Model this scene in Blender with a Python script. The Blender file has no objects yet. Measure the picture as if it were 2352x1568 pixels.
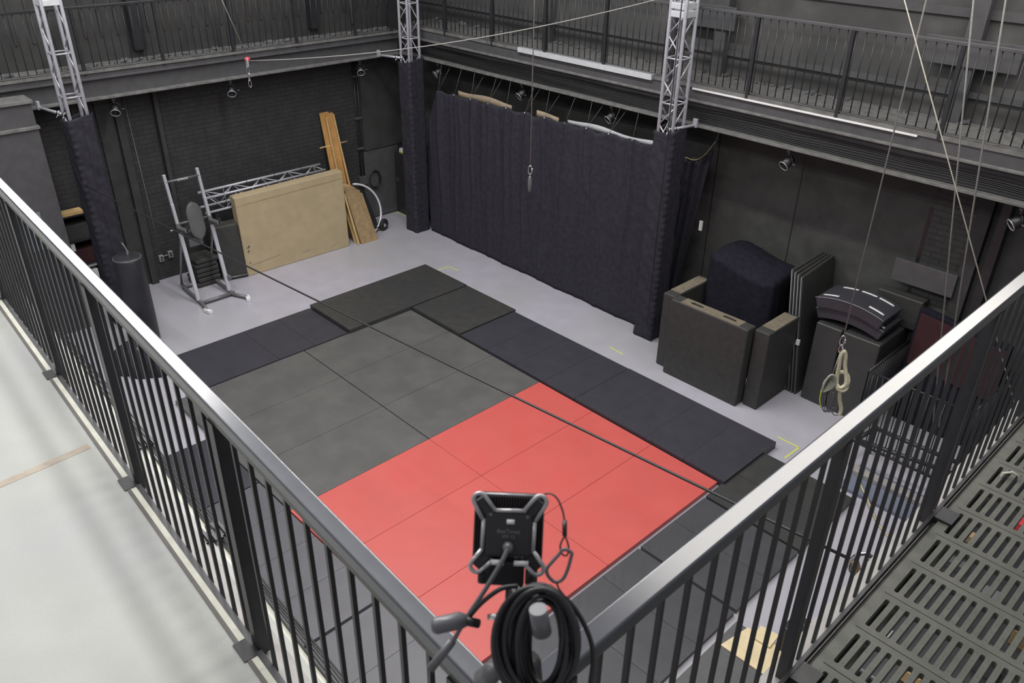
import bpy, math, random
from mathutils import Vector, Matrix
random.seed(7)
SC = bpy.context.scene
COL = SC.collection
# ------------------------------------------------------------------ camera
CAM = Vector((9.828, -3.155, 6.3636)); FPX = 1890.17
RX = Vector((0.68932, 0.72433, 0.01361)); RD = Vector((0.36772, -0.33363, -0.86803)); RF = Vector((-0.62420, 0.60335, -0.49633))
cd = bpy.data.cameras.new('camera'); cam = bpy.data.objects.new('camera', cd); COL.objects.link(cam)
cd.sensor_width = 36.0; cd.lens = FPX / 2352 * 36.0; cd.clip_start = 0.05; cd.clip_end = 100
m3 = Matrix((RX, -RD, -RF)).transposed()
cam.matrix_world = Matrix.Translation(CAM) @ m3.to_4x4()
cd.dof.use_dof = True; cd.dof.focus_distance = 8.5; cd.dof.aperture_fstop = 6.3
SC.camera = cam
# ------------------------------------------------------------------ world + lamps
w = bpy.data.worlds.new('world'); SC.world = w; w.use_nodes = True
w.node_tree.nodes['Background'].inputs[0].default_value = (0.93, 0.93, 1.0, 1)
w.node_tree.nodes['Background'].inputs[1].default_value = 0.30
def lamp(name, loc, sx, sy, power, col=(1, 0.985, 0.96), rot=(0, 0, 0)):
    l = bpy.data.lights.new(name, 'AREA'); l.shape = 'RECTANGLE'; l.size = sx; l.size_y = sy
    l.energy = power; l.color = col
    o = bpy.data.objects.new(name, l); COL.objects.link(o); o.location = loc; o.rotation_euler = rot
    return o
lamp('ceiling_lamp', (0.05, -0.85, 7.6), 7.1, 0.42, 250)
lamp('ceiling_lamp', (5.6, -1.60, 7.6), 5.4, 0.09, 105)
lamp('ceiling_lamp', (5.6, -1.96, 7.6), 5.4, 0.05, 75)
lamp('ceiling_lamp', (7.65, 3.7, 7.6), 1.1, 6.9, 200, (1, 0.96, 0.90))
lamp('ceiling_lamp', (1.8, 3.2, 8.4), 8.0, 0.3, 440)
lamp('ceiling_lamp', (4.0, -4.4, 8.5), 9.0, 0.3, 65)
SC.view_settings.view_transform = 'Standard'; SC.view_settings.look = 'None'
SC.view_settings.exposure = 0.0; SC.view_settings.gamma = 1.0; SC.view_settings.use_curve_mapping = False

# ------------------------------------------------------------------ helpers
def S2L(c):
    return tuple((v / 255 / 12.92) if v / 255 <= 0.04045 else ((v / 255 + 0.055) / 1.055) ** 2.4 for v in c)
def ray(u, v): return RX * ((u - 1176) / FPX) + RD * ((v - 784) / FPX) + RF
def on(ax, val, u, v):
    d = ray(u, v); i = 'XYZ'.index(ax); t = (val - CAM[i]) / d[i]; return CAM + d * t
def at(u, v, dep): return CAM + ray(u, v) * dep

MATS = {}
def mat(name, col, rough=0.6, metal=0.0, var=0.12, scale=6.0, bump=0.0, bscale=60.0, spec=0.5, tint=None, kind=None, ts=1.0, tmix=0.4):
    if name in MATS: return MATS[name]
    m = bpy.data.materials.new(name); m.use_nodes = True; nt = m.node_tree; N = nt.nodes; L = nt.links
    b = N['Principled BSDF']; b.inputs['Roughness'].default_value = rough; b.inputs['Metallic'].default_value = metal
    if 'Specular IOR Level' in b.inputs: b.inputs['Specular IOR Level'].default_value = spec
    tc = N.new('ShaderNodeTexCoord'); no = N.new('ShaderNodeTexNoise'); no.inputs['Scale'].default_value = scale
    no.inputs['Detail'].default_value = 6
    L.new(tc.outputs['Object'], no.inputs['Vector'])
    mx = N.new('ShaderNodeMix'); mx.data_type = 'RGBA'
    a = tuple(max(0, c * (1 - var)) for c in col); c2 = tuple(c * (1 + var) for c in col)
    mr = N.new('ShaderNodeMapRange'); mr.inputs[1].default_value = 0.3; mr.inputs[2].default_value = 0.7
    L.new(no.outputs['Fac'], mr.inputs[0]); L.new(mr.outputs[0], mx.inputs[0])
    mx.inputs[6].default_value = (*a, 1); mx.inputs[7].default_value = (*c2, 1)
    out = mx.outputs[2]
    if tint:
        n2 = N.new('ShaderNodeTexNoise'); n2.inputs['Scale'].default_value = ts; n2.inputs['Detail'].default_value = 4
        L.new(tc.outputs['Object'], n2.inputs['Vector'])
        r2 = N.new('ShaderNodeMapRange'); r2.inputs[1].default_value = 0.45; r2.inputs[2].default_value = 0.62; r2.inputs[4].default_value = tmix
        L.new(n2.outputs['Fac'], r2.inputs[0])
        m2 = N.new('ShaderNodeMix'); m2.data_type = 'RGBA'; L.new(r2.outputs[0], m2.inputs[0]); L.new(out, m2.inputs[6]); m2.inputs[7].default_value = (*tint, 1)
        out = m2.outputs[2]
    if kind == 'brickx' or kind == 'bricky':
        mp = N.new('ShaderNodeMapping'); L.new(tc.outputs['Object'], mp.inputs[0])
        if kind == 'brickx': mp.inputs['Rotation'].default_value = (math.radians(90), 0, 0)
        else: mp.inputs['Rotation'].default_value = (math.radians(90), 0, math.radians(90))
        # swizzle (y,z) or (x,z) into (u,v)
        sx = N.new('ShaderNodeSeparateXYZ'); L.new(tc.outputs['Object'], sx.inputs[0]); cb = N.new('ShaderNodeCombineXYZ')
        L.new(sx.outputs['X' if kind == 'brickx' else 'Y'], cb.inputs[0]); L.new(sx.outputs['Z'], cb.inputs[1])
        br = N.new('ShaderNodeTexBrick'); L.new(cb.outputs[0], br.inputs['Vector']); br.inputs['Scale'].default_value = 1.0
        br.inputs['Brick Width'].default_value = 0.23; br.inputs['Row Height'].default_value = 0.077; br.inputs['Mortar Size'].default_value = 0.006
        br.inputs['Mortar Smooth'].default_value = 0.4
        m2 = N.new('ShaderNodeMix'); m2.data_type = 'RGBA'; L.new(br.outputs['Fac'], m2.inputs[0]); L.new(out, m2.inputs[6]); m2.inputs[7].default_value = (*[c * 0.8 for c in col], 1)
        out = m2.outputs[2]
        bp = N.new('ShaderNodeBump'); bp.inputs['Strength'].default_value = 0.9; bp.inputs['Distance'].default_value = 0.012; bp.invert = True
        L.new(br.outputs['Fac'], bp.inputs['Height']); L.new(bp.outputs[0], b.inputs['Normal'])
    elif bump:
        nb = N.new('ShaderNodeTexNoise'); nb.inputs['Scale'].default_value = bscale; nb.inputs['Detail'].default_value = 5
        L.new(tc.outputs['Object'], nb.inputs['Vector'])
        bp = N.new('ShaderNodeBump'); bp.inputs['Strength'].default_value = bump; bp.inputs['Distance'].default_value = 0.01
        L.new(nb.outputs['Fac'], bp.inputs['Height']); L.new(bp.outputs[0], b.inputs['Normal'])
    L.new(out, b.inputs['Base Color'])
    MATS[name] = m; return m

def smooth(pts, n=6):
    out = []
    for i in range(len(pts) - 1):
        p0 = pts[max(i - 1, 0)]; p1 = pts[i]; p2 = pts[i + 1]; p3 = pts[min(i + 2, len(pts) - 1)]
        for k in range(n):
            t_ = k / n; out.append(0.5 * ((2 * p1) + (p2 - p0) * t_ + (2 * p0 - 5 * p1 + 4 * p2 - p3) * t_ ** 2 + (3 * p1 - p0 - 3 * p2 + p3) * t_ ** 3))
    return out + [pts[-1]]

class MB:
    def __init__(s): s.v = []; s.f = []; s.smooth = []
    def add(s, vs, fs, sm=False):
        n = len(s.v); s.v += [tuple(p) for p in vs]; s.f += [tuple(i + n for i in f) for f in fs]; s.smooth += [sm] * len(fs); return s
    def box(s, x0, x1, y0, y1, z0, z1):
        return s.hexa([(x0, y0, z0), (x1, y0, z0), (x1, y1, z0), (x0, y1, z0), (x0, y0, z1), (x1, y0, z1), (x1, y1, z1), (x0, y1, z1)])
    def hexa(s, p):
        return s.add(p, [(3, 2, 1, 0), (4, 5, 6, 7), (0, 1, 5, 4), (1, 2, 6, 5), (2, 3, 7, 6), (3, 0, 4, 7)])
    def obox(s, c, ax, ay, az, hx, hy, hz):
        c = Vector(c); ax = Vector(ax).normalized() * hx; ay = Vector(ay).normalized() * hy; az = Vector(az).normalized() * hz
        return s.hexa([c - ax - ay - az, c + ax - ay - az, c + ax + ay - az, c - ax + ay - az, c - ax - ay + az, c + ax - ay + az, c + ax + ay + az, c - ax + ay + az])
    def bar(s, a, b, wx, wy, up=(0, 0, 1)):
        a = Vector(a); b = Vector(b); d = (b - a); L = d.length; d.normalize(); u = Vector(up)
        if abs(d.dot(u)) > 0.95: u = Vector((0, 1, 0))
        r = d.cross(u).normalized(); u2 = r.cross(d)
        return s.obox((a + b) / 2, d, r, u2, L / 2, wx / 2, wy / 2)
    def tube(s, pts, r, n=8, closed=False, cap=True):
        pts = [Vector(p) for p in pts]; m = len(pts); rs = r if isinstance(r, (list, tuple)) else [r] * m
        base = len(s.v); prev = None; vs = []
        for i, p in enumerate(pts):
            if closed: t = pts[(i + 1) % m] - pts[i - 1]
            else: t = pts[min(i + 1, m - 1)] - pts[max(i - 1, 0)]
            if t.length < 1e-9: t = Vector((0, 0, 1))
            t.normalize()
            if prev is None:
                u = Vector((0, 0, 1)) if abs(t.z) < 0.9 else Vector((1, 0, 0)); u = (u - t * u.dot(t)).normalized()
            else:
                u = prev - t * prev.dot(t); u = u.normalized() if u.length > 1e-6 else Vector((1, 0, 0))
            prev = u; w2 = t.cross(u)
            for k in range(n):
                a = 2 * math.pi * k / n; vs.append(p + u * (math.cos(a) * rs[i]) + w2 * (math.sin(a) * rs[i]))
        fs = []
        for i in range(m if closed else m - 1):
            j = (i + 1) % m
            for k in range(n): fs.append((i * n + k, i * n + (k + 1) % n, j * n + (k + 1) % n, j * n + k))
        s.add(vs, fs, True)
        if cap and not closed:
            nn = len(s.f); s.f += [tuple(base + k for k in reversed(range(n))), tuple(base + (m - 1) * n + k for k in range(n))]; s.smooth += [False, False]
        return s
    def lathe(s, c, axis, prof, n=24):
        c = Vector(c); t = Vector(axis).normalized(); u = Vector((0, 0, 1)) if abs(t.z) < 0.9 else Vector((1, 0, 0)); u = (u - t * u.dot(t)).normalized(); w2 = t.cross(u)
        vs = []; m = len(prof)
        for (r, h) in prof:
            for k in range(n):
                a = 2 * math.pi * k / n; vs.append(c + t * h + u * (math.cos(a) * r) + w2 * (math.sin(a) * r))
        fs = [(i * n + k, i * n + (k + 1) % n, (i + 1) * n + (k + 1) % n, (i + 1) * n + k) for i in range(m - 1) for k in range(n)]
        fs += [tuple(reversed(range(n))), tuple((m - 1) * n + k for k in range(n))]
        return s.add(vs, fs, True)
    def grid(s, fn, nu, nv, sm=True):
        vs = [fn(i / nu, j / nv) for j in range(nv + 1) for i in range(nu + 1)]
        fs = [(j * (nu + 1) + i, j * (nu + 1) + i + 1, (j + 1) * (nu + 1) + i + 1, (j + 1) * (nu + 1) + i) for j in range(nv) for i in range(nu)]
        return s.add(vs, fs, sm)
    def build(s, name, m, parent=None, bevel=0, seg=2, solid=0):
        me = bpy.data.meshes.new(name); me.from_pydata(s.v, [], s.f); me.update()
        me.polygons.foreach_set('use_smooth', s.smooth)
        if m: me.materials.append(m)
        o = bpy.data.objects.new(name, me); COL.objects.link(o)
        if parent is not None:
            o.parent = parent; off = Vector((0, 0, 0)); q = parent
            while q is not None: off += q.location; q = q.parent
            o.location = -off
        if solid:
            md = o.modifiers.new('solid', 'SOLIDIFY'); md.thickness = solid; md.offset = 0
        if bevel:
            md = o.modifiers.new('bevel', 'BEVEL'); md.width = bevel; md.segments = seg; md.limit_method = 'ANGLE'; md.angle_limit = math.radians(40)
        return o
def tag(o, label, cat, group=None, kind=None):
    if label: o['label'] = label
    if cat: o['category'] = cat
    if group: o['group'] = group
    if kind: o['kind'] = kind
    return o
def thing(name, loc, label, cat, group=None, kind=None):
    o = bpy.data.objects.new(name, None); COL.objects.link(o); o.location = loc; o.empty_display_size = 0.1
    return tag(o, label, cat, group, kind)
def struct(o): o['kind'] = 'structure'; return o

def text(body, size, extrude, m, parent, mw, name='lettering'):
    fc = bpy.data.curves.new(name, 'FONT'); fc.body = body; fc.size = size; fc.align_x = 'CENTER'; fc.extrude = extrude
    tmp = bpy.data.objects.new(name, fc); COL.objects.link(tmp); bpy.context.view_layer.update()
    me = bpy.data.meshes.new_from_object(tmp.evaluated_get(bpy.context.evaluated_depsgraph_get())); bpy.data.objects.remove(tmp)
    me.transform(mw); me.materials.clear(); me.materials.append(m)
    o = bpy.data.objects.new(name, me); COL.objects.link(o); o.parent = parent; o.location = -parent.location
    return o
# ------------------------------------------------------------------ materials
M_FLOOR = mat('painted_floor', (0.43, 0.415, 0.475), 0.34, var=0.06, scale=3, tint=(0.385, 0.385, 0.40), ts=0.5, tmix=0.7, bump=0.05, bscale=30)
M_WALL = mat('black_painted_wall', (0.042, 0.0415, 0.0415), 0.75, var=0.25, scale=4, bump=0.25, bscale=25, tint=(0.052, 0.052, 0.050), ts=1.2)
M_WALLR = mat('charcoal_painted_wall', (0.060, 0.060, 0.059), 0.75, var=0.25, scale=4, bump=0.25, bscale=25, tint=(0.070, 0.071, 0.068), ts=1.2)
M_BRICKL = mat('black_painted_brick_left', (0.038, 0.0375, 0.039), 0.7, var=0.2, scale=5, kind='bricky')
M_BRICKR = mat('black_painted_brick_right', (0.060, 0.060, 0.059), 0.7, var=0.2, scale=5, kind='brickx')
M_CONCU = mat('dark_grey_upper_wall', (0.085, 0.084, 0.083), 0.8, var=0.28, scale=3, bump=0.3, bscale=12, tint=(0.06, 0.06, 0.06), ts=0.7, tmix=0.8)
M_STEEL = mat('charcoal_painted_steel', (0.085, 0.085, 0.09), 0.45, var=0.12, scale=8)
M_STEELD = mat('black_painted_steel', (0.028, 0.028, 0.032), 0.38, var=0.15, scale=10)
M_FLANGE = mat('dusty_grey_steel', (0.16, 0.16, 0.155), 0.6, var=0.25, scale=9)
M_RAIL = mat('satin_black_rail', (0.060, 0.064, 0.080), 0.22, var=0.12, scale=14, spec=0.9)
M_RAILSIDE = mat('grey_rail_side', (0.09, 0.09, 0.085), 0.4, var=0.1, scale=20)
M_ALU = mat('aluminium', (0.50, 0.50, 0.55), 0.38, 0.35, var=0.1, scale=15)
M_ALUW = mat('pale_aluminium', (0.75, 0.77, 0.80), 0.4, 0.3, var=0.06, scale=15)
M_CLOTH = mat('navy_black_cloth', (0.034, 0.0325, 0.043), 0.9, var=0.2, scale=14, bump=0.15, bscale=90, spec=0.2)
M_CLOTHD = mat('black_velvet_cloth', (0.018, 0.0175, 0.026), 0.95, var=0.2, scale=14, spec=0.1)
M_MATRED = mat('red_vinyl', (0.565, 0.105, 0.093), 0.40, var=0.04, scale=2, tint=(0.57, 0.088, 0.074), ts=2.5, tmix=0.35, bump=0.12, bscale=220)
M_MATGRY = mat('grey_rubber_mat', (0.105, 0.105, 0.102), 0.45, var=0.09, scale=3.5, bump=0.15, bscale=200, tint=(0.085, 0.085, 0.083), ts=2.2, tmix=0.7)
M_MATBLU = mat('slate_vinyl_mat', (0.044, 0.043, 0.054), 0.42, var=0.08, scale=5, bump=0.1, bscale=40)
M_MATDK = mat('black_vinyl_mat', (0.048, 0.048, 0.046), 0.45, var=0.12, scale=7, bump=0.1, bscale=120, tint=(0.042, 0.042, 0.050), ts=1.5)
M_MATMID = mat('mid_slate_vinyl_mat', (0.062, 0.062, 0.070), 0.42, var=0.08, scale=5, bump=0.1, bscale=40)
M_MATLIT = mat('grey_slate_vinyl_mat', (0.108, 0.106, 0.12), 0.4, var=0.06, scale=5, bump=0.1, bscale=40)
M_PIPING = mat('grey_piping', (0.22, 0.22, 0.23), 0.5)
M_FOAM = mat('grey_black_foam', (0.042, 0.042, 0.040), 0.65, var=0.15, scale=12, bump=0.2, bscale=180)
M_OLIVE = mat('worn_olive_suede', (0.17, 0.145, 0.105), 0.85, var=0.2, scale=20)
M_CARD = mat('brown_cardboard', (0.43, 0.345, 0.215), 0.75, var=0.06, scale=6, tint=(0.39, 0.31, 0.19), ts=2)
M_WOOD = mat('amber_plywood', (0.50, 0.27, 0.09), 0.6, var=0.18, scale=5)
M_WOODL = mat('pale_plywood', (0.62, 0.42, 0.19), 0.6, var=0.15, scale=9)
M_SCRAP = mat('brown_chipboard', (0.33, 0.23, 0.12), 0.7, var=0.2, scale=12)
M_OFFW = mat('off_white_concrete', (0.42, 0.432, 0.405), 0.6, var=0.05, scale=4, tint=(0.385, 0.39, 0.395), ts=1.0, tmix=0.7, bump=0.1, bscale=80)
M_CONGREY = mat('grey_concrete_edge', (0.42, 0.42, 0.44), 0.65, var=0.1, scale=8)
M_LEDGE = mat('pale_ledge', (0.60, 0.60, 0.52), 0.6, var=0.12, scale=10)  # pale yellowish tone shared by ledge and edge trim
M_GRATE = mat('grey_grating', (0.125, 0.128, 0.110), 0.55, var=0.1, scale=20, bump=0.1, bscale=200)
M_PLATE = mat('grey_base_plate', (0.30, 0.29, 0.28), 0.5, var=0.15, scale=12)
M_BLKPL = mat('black_plastic', (0.02, 0.02, 0.022), 0.4, var=0.1)
M_CHROME = mat('polished_steel', (0.8, 0.8, 0.8), 0.15, 1.0, var=0.03)
M_ROPE = mat('grey_wire_rope', (0.27, 0.265, 0.25), 0.5, var=0.15, scale=60)
M_ROPEC = mat('cream_rope', (0.62, 0.58, 0.42), 0.85, var=0.18, scale=80, bump=0.4, bscale=150)
M_ROPEG = mat('grey_webbing', (0.30, 0.30, 0.25), 0.85, var=0.2, scale=60)
M_YEL = mat('lime_tape', (0.62, 0.68, 0.12), 0.6, var=0.05)
M_WHITE = mat('white_paint', (0.80, 0.80, 0.80), 0.5, var=0.04)
M_RED = mat('red_plastic', (0.65, 0.05, 0.06), 0.4, var=0.05)
M_MAROON = mat('dark_maroon_fabric', (0.045, 0.012, 0.016), 0.9, var=0.2)
M_SILVER = mat('silver_painted_steel', (0.58, 0.57, 0.62), 0.35, 0.3, var=0.04)
M_GUN = mat('gunmetal_paint', (0.17, 0.17, 0.18), 0.4, 0.3, var=0.06)
M_VINYL = mat('charcoal_upholstery', (0.10, 0.10, 0.10), 0.6, var=0.08)
M_RUBBER = mat('black_rubber', (0.02, 0.02, 0.02), 0.6)
M_TAN = mat('tan_plywood_strip', (0.30, 0.24, 0.17), 0.7, var=0.15)
M_STAIN = mat('faded_orange_tape', (0.40, 0.345, 0.28), 0.7, var=0.10, scale=20)
M_BROWN = mat('dark_edge_paint', (0.13, 0.12, 0.11), 0.6, var=0.1)

# ------------------------------------------------------------------ room shell
WLX, WRY, DZ = -3.94, 7.42, 3.87
struct(MB().box(-4.2, 12.5, -6.5, 7.7, -0.2, 0).build('floor', M_FLOOR))
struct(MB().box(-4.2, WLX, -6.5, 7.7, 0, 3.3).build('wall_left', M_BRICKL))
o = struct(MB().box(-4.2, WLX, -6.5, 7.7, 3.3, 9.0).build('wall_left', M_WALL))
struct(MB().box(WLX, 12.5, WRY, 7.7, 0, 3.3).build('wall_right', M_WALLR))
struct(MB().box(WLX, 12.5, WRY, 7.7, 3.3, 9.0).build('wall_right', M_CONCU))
tn = [0]
def trim(mb, m, bevel=0):
    tn[0] += 1; return struct(mb.build('trim_%d' % tn[0], m, bevel=bevel))
# pilasters and panels, left wall
trim(MB().box(WLX, WLX + 0.10, 1.31, 1.43, 0, 3.3), M_WALL)
trim(MB().box(WLX, WLX + 0.03, 1.05, 1.31, 0, 3.3), M_WALL)
trim(MB().box(WLX, WLX + 0.08, 0.70, 0.78, 0, 3.3), M_WALL)
trim(MB().box(WLX, WLX + 0.10, 1.95, 2.02, 0.9, 3.3), M_WALL)
trim(MB().box(WLX, WLX + 0.14, 1.82, 2.0, 3.87, 9), M_STEELD)
trim(MB().box(WLX, WLX + 0.14, 4.95, 5.12, 3.87, 9), M_STEELD)
trim(MB().box(WLX, WLX + 0.025, 5.87, 6.75, 0.06, 1.42).box(WLX, WLX + 0.045, 5.87, 6.75, 0.03, 0.08), M_STEEL)
trim(MB().box(WLX, WLX + 0.02, 5.95, 7.42, 1.44, 3.3), M_WALL)
trim(MB().tube([(WLX + 0.05, 5.88, 3.87), (WLX + 0.05, 5.88, 6)], 0.03), M_PIPING)
# upper left wall ribs
mb = MB()
y = 0.2
while y < 7.2: mb.box(WLX, WLX + 0.02, y, y + 0.035, 4.1, 9); y += 0.24
trim(mb, M_WALL)
# pilasters and bands, right wall
for x in (-0.35, 3.02, 6.30): trim(MB().box(x, x + 0.18, WRY - 0.16, WRY, 3.87, 9), M_STEEL)
for x0, x1, z in ((2.45, 3.35, 4.50), (5.9, 6.95, 4.50)):
    trim(MB().box(x0, x1, WRY - 0.2, WRY - 0.16, z, z + 0.30).box(x0 + 0.1, x1 - 0.15, WRY - 0.165, WRY, z + 0.05, z + 0.25), M_STEEL, 0.004)
trim(MB().box(-3.9, 12.4, WRY - 0.05, WRY, 4.15, 4.22).box(-3.9, 12.4, WRY - 0.04, WRY, 5.0, 5.1), M_STEEL)
# lower right wall details: boarded door, brace plank, pilaster
trim(MB().box(6.44, 6.96, WRY - 0.012, WRY, 0.9, 3.1), M_BRICKR)
trim(MB().box(6.39, 6.44, WRY - 0.006, WRY, 0.9, 2.78), M_STEELD)
trim(MB().box(6.96, 7.12, WRY - 0.12, WRY, 0, 3.3), M_WALL)
trim(MB().box(7.22, 7.32, WRY - 0.16, WRY, 0, 3.3), M_STEELD)
tag(MB().box(6.20, 6.98, WRY - 0.17, WRY - 0.122, 1.78, 2.08).box(6.28, 6.34, WRY - 0.125, WRY, 1.85, 2.0).box(6.85, 6.95, WRY - 0.125, WRY, 1.85, 2.0).build('door_brace', M_STEEL, bevel=0.005),
    'dark plank bolted across the boarded doorway low on right wall', 'plank')
mb = MB()
for x in (4.62, 3.25): mb.box(x, x + 0.012, WRY - 0.008, WRY, 0, 3.2)
trim(mb, M_STEELD)

# ------------------------------------------------------------------ far catwalks
def cable(pts, r, m, name, label, cat, group=None):
    return tag(MB().tube(pts, r, 6).build(name, m), label, cat, group)
bx = thing('catwalk', (4, 6.8, 3.31), 'black steel catwalk running along the right wall above the curtain', 'catwalk')
X0, X1 = -3.42, 12.4
MB().box(X0, X1, 6.58, 6.82, 3.31, 3.345).build('lower_flange', M_FLANGE, bx, 0.004)
MB().box(X0, X1, 6.70, 6.72, 3.345, 3.64).build('web', M_STEEL, bx)
MB().box(X0, X1, 6.58, 6.82, 3.64, 3.67).build('upper_flange', M_FLANGE, bx, 0.004)
MB().box(X0, X1, 6.62, 6.65, 3.67, 3.82).build('fascia', M_STEEL, bx)
mb = MB().box(X0, X1, 6.60, WRY - 0.001, 3.82, DZ); mb.build('deck', M_FLANGE, bx)
MB().box(-0.22, 2.52, 6.575, 6.70, 3.805, 3.878).build('lit_deck_strip', M_ALUW, bx)['label'] = 'whitish strip standing in for the lit deck top'  # pale strip paints in the light along the deck top
MB().box(3.22, 6.31, 6.585, 6.61, 3.798, 3.822).build('light_strip', M_WHITE, bx, 0.004)['label'] = 'thin bright white edge strip'
# dust and debris ridge on deck against the wall
mb = MB()
for i in range(120):
    x = random.uniform(-3.3, 11); s_ = random.uniform(0.015, 0.05)
    mb.obox((x, WRY - 0.13 + random.uniform(-0.05, 0.05), DZ + s_ * 0.4), (random.random(), 1, 0.2), (1, 0, random.random()), (0, 0.2, 1), s_, s_ * 0.7, s_ * 0.45)
tag(mb.build('plaster_debris', M_GUN), 'crumbled plaster debris on catwalk deck along right wall', 'debris', kind='stuff')
by = thing('catwalk', (-3.6, 2, 3.31), 'black steel catwalk running along the left back wall', 'catwalk')
Y0, Y1 = -6.4, 6.58
MB().box(-3.62, -3.40, Y0, Y1, 3.31, 3.345).build('lower_flange', M_FLANGE, by, 0.004)
MB().box(-3.52, -3.50, Y0, Y1, 3.345, 3.60).build('web', M_STEEL, by)
MB().box(-3.62, -3.42, Y0, Y1, 3.60, 3.63).build('upper_flange', M_STEEL, by, 0.004)
MB().box(-3.46, -3.43, Y0, Y1, 3.63, 3.74).build('fascia', M_STEEL, by)
MB().box(WLX + 0.001, -3.40, Y0, Y1, 3.70, 3.74).build('deck', M_FLANGE, by)
mb = MB()
for i in range(90):
    yy = random.uniform(-0.3, 6.5); s_ = random.uniform(0.015, 0.05)
    mb.obox((WLX + 0.24 + random.uniform(-0.06, 0.06), yy, 3.74 + s_ * 0.4), (random.random(), 1, 0.2), (1, 0, random.random()), (0, 0.2, 1), s_, s_ * 0.7, s_ * 0.45)
tag(mb.build('plaster_debris', M_GUN), 'crumbled plaster debris on catwalk deck along left back wall', 'debris', kind='stuff')
# cables along the right beam web
for k in range(8):
    z = 3.37 + k * 0.027; pts = []
    n = 40
    for i in range(n + 1):
        x = -3.2 + 14.5 * i / n
        pts.append((x, 6.688 - 0.002 * k, z + 0.008 * math.sin(x * 1.7 + k) - (0.012 if i % 4 == 2 else 0)))
    cable(pts, 0.0075, M_BLKPL, 'black_cable', 'black cable in the parallel bundle along the right wall beam', 'cable', 'parallel cables along the right beam')

# truss columns -----------------------------------------------------
def truss(x, y, label, zs, ladder=()):
    t = thing('truss_column', (x + 0.145, y + 0.145, 0), label, 'truss column')
    W = 0.29; r = 0.025; c = [(x + r, y + r), (x + W - r, y + r), (x + W - r, y + W - r), (x + r, y + W - r)]
    for p in c: MB().tube([(p[0], p[1], 0.012), (p[0], p[1], 8.4)], r, 12).build('chord', M_ALU, t)
    MB().box(x - 0.03, x + W + 0.03, y - 0.03, y + W + 0.03, 0, 0.012).build('base_plate', M_ALU, t)
    P = 0.59
    jz = 4.86
    for i, z in enumerate(zs):
        for k in range(4):
            a = c[k]; b = c[(k + 1) % 4]
            if abs(z - jz) > 0.2: MB().tube([(*a, z), (*b, z)], 0.011, 8).build('brace', M_ALU, t)
            if k in ladder: continue
            m_ = z + P / 2
            MB().tube([(*a, m_), (*b, z + P - 0.03)], 0.010, 8).build('brace', M_ALU, t)
            MB().tube([(*b, z + 0.03), (*a, m_)], 0.010, 8).build('brace', M_ALU, t)
    for k in range(4):
        a = c[k]; b = c[(k + 1) % 4]
        for dz in (0.0, 0.10):
            MB().bar((*a, jz - 0.075 + dz), (*b, jz - 0.075 + dz), 0.03, 0.075).build('joint_plate', M_ALUW, t, 0.004)
    return t
truss(-2.945, 6.20, 'silver aluminium truss column in the far corner beside the curtain', [3.12 + 0.59 * i for i in range(9)], (1,))
truss(2.975, 6.19, 'silver aluminium truss column at the near end of the long curtain', [3.05 + 0.59 * i for i in range(9)], (2,))
truss(-2.945, 0.30, 'silver aluminium truss column at far left beside the punching bag', [2.99 + 0.575 * i for i in range(9)], (1, 3))
def sleeve(x, y, W, z0, z1, label, slit=False, seed=0, bulge=0.012):
    rnd = random.Random(seed); cx, cy = x + W / 2, y + W / 2; NU, NV = 64, 120; H = W / 2 + 0.03
    ph = [rnd.uniform(0, 6.28) for _ in range(6)]
    def fn(u, v):
        a = u * 2 * math.pi; ca, sa = math.cos(a), math.sin(a)
        k = 1 / max(abs(ca), abs(sa)); k = min(k, 1.32)
        z = z0 + (z1 - z0) * v
        top = max(0, (v - 0.86) / 0.14)
        wr = bulge * (math.sin(z * 9 + a * 2 + ph[0]) * 0.5 + math.sin(z * 23 + a * 5 + ph[1]) * 0.3 + 0.6 * top * math.sin(z * 95 + a * 3 + ph[2]))
        seam = 0.010 * math.exp(-((a - 5.55) / 0.14) ** 2) * (math.sin(z * 60 + ph[3]) + 0.3)
        h = H * k + wr + seam
        dz = 0.045 * top * math.sin(a * 1 + 0.6)
        return (cx + ca * h, cy + sa * h, z + dz)
    return tag(MB().grid(fn, NU, NV).build('column_sleeve', M_CLOTH, solid=0.006), label, 'fabric sleeve')
sleeve(-2.945, 6.20, 0.29, 0.01, 3.33, 'dark navy cloth sleeve around the truss column in far corner', seed=1, bulge=0.006)
sleeve(2.975, 6.19, 0.29, 0.03, 3.30, 'dark navy cloth sleeve around truss column at the near end of curtain', seed=2)
sleeve(-2.945, 0.30, 0.29, 0.01, 3.28, 'wrinkled dark navy cloth sleeve around far left truss column', seed=3)

def clamp(p, q, label):
    t = thing('pipe_clamp', p, label, 'clamp')
    p = Vector(p); q = Vector(q)
    MB().tube([p - Vector((0, 0, 0)), q], 0.022, 10).build('pipe', M_ALU, t)
    for f in (0.0, 0.22):
        c = p.lerp(q, f); d = (q - p).normalized()
        MB().lathe(c - d * 0.022, d, [(0.03, 0), (0.042, 0.008), (0.042, 0.036), (0.03, 0.044)], 12).build('collar', M_CHROME, t)
        MB().tube([c, c + Vector((0.02, -0.06, -0.05))], 0.009, 6).build('bolt', M_CHROME, t)
    c = q
    MB().obox(c + Vector((0, 0, 0.03)), (1, 0, 0), (0, 1, 0), (0, 0, 1), 0.035, 0.02, 0.06).build('beam_clip', M_ALU, t, 0.005)
clamp((3.20, 6.17, 3.31), (3.36, 6.56, 3.34), 'shiny clamp pipe tying the near truss column to the right beam')
clamp((-2.88, 6.22, 3.36), (-3.38, 6.05, 3.36), 'shiny clamp pipe tying the far corner truss column to left beam')
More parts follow.
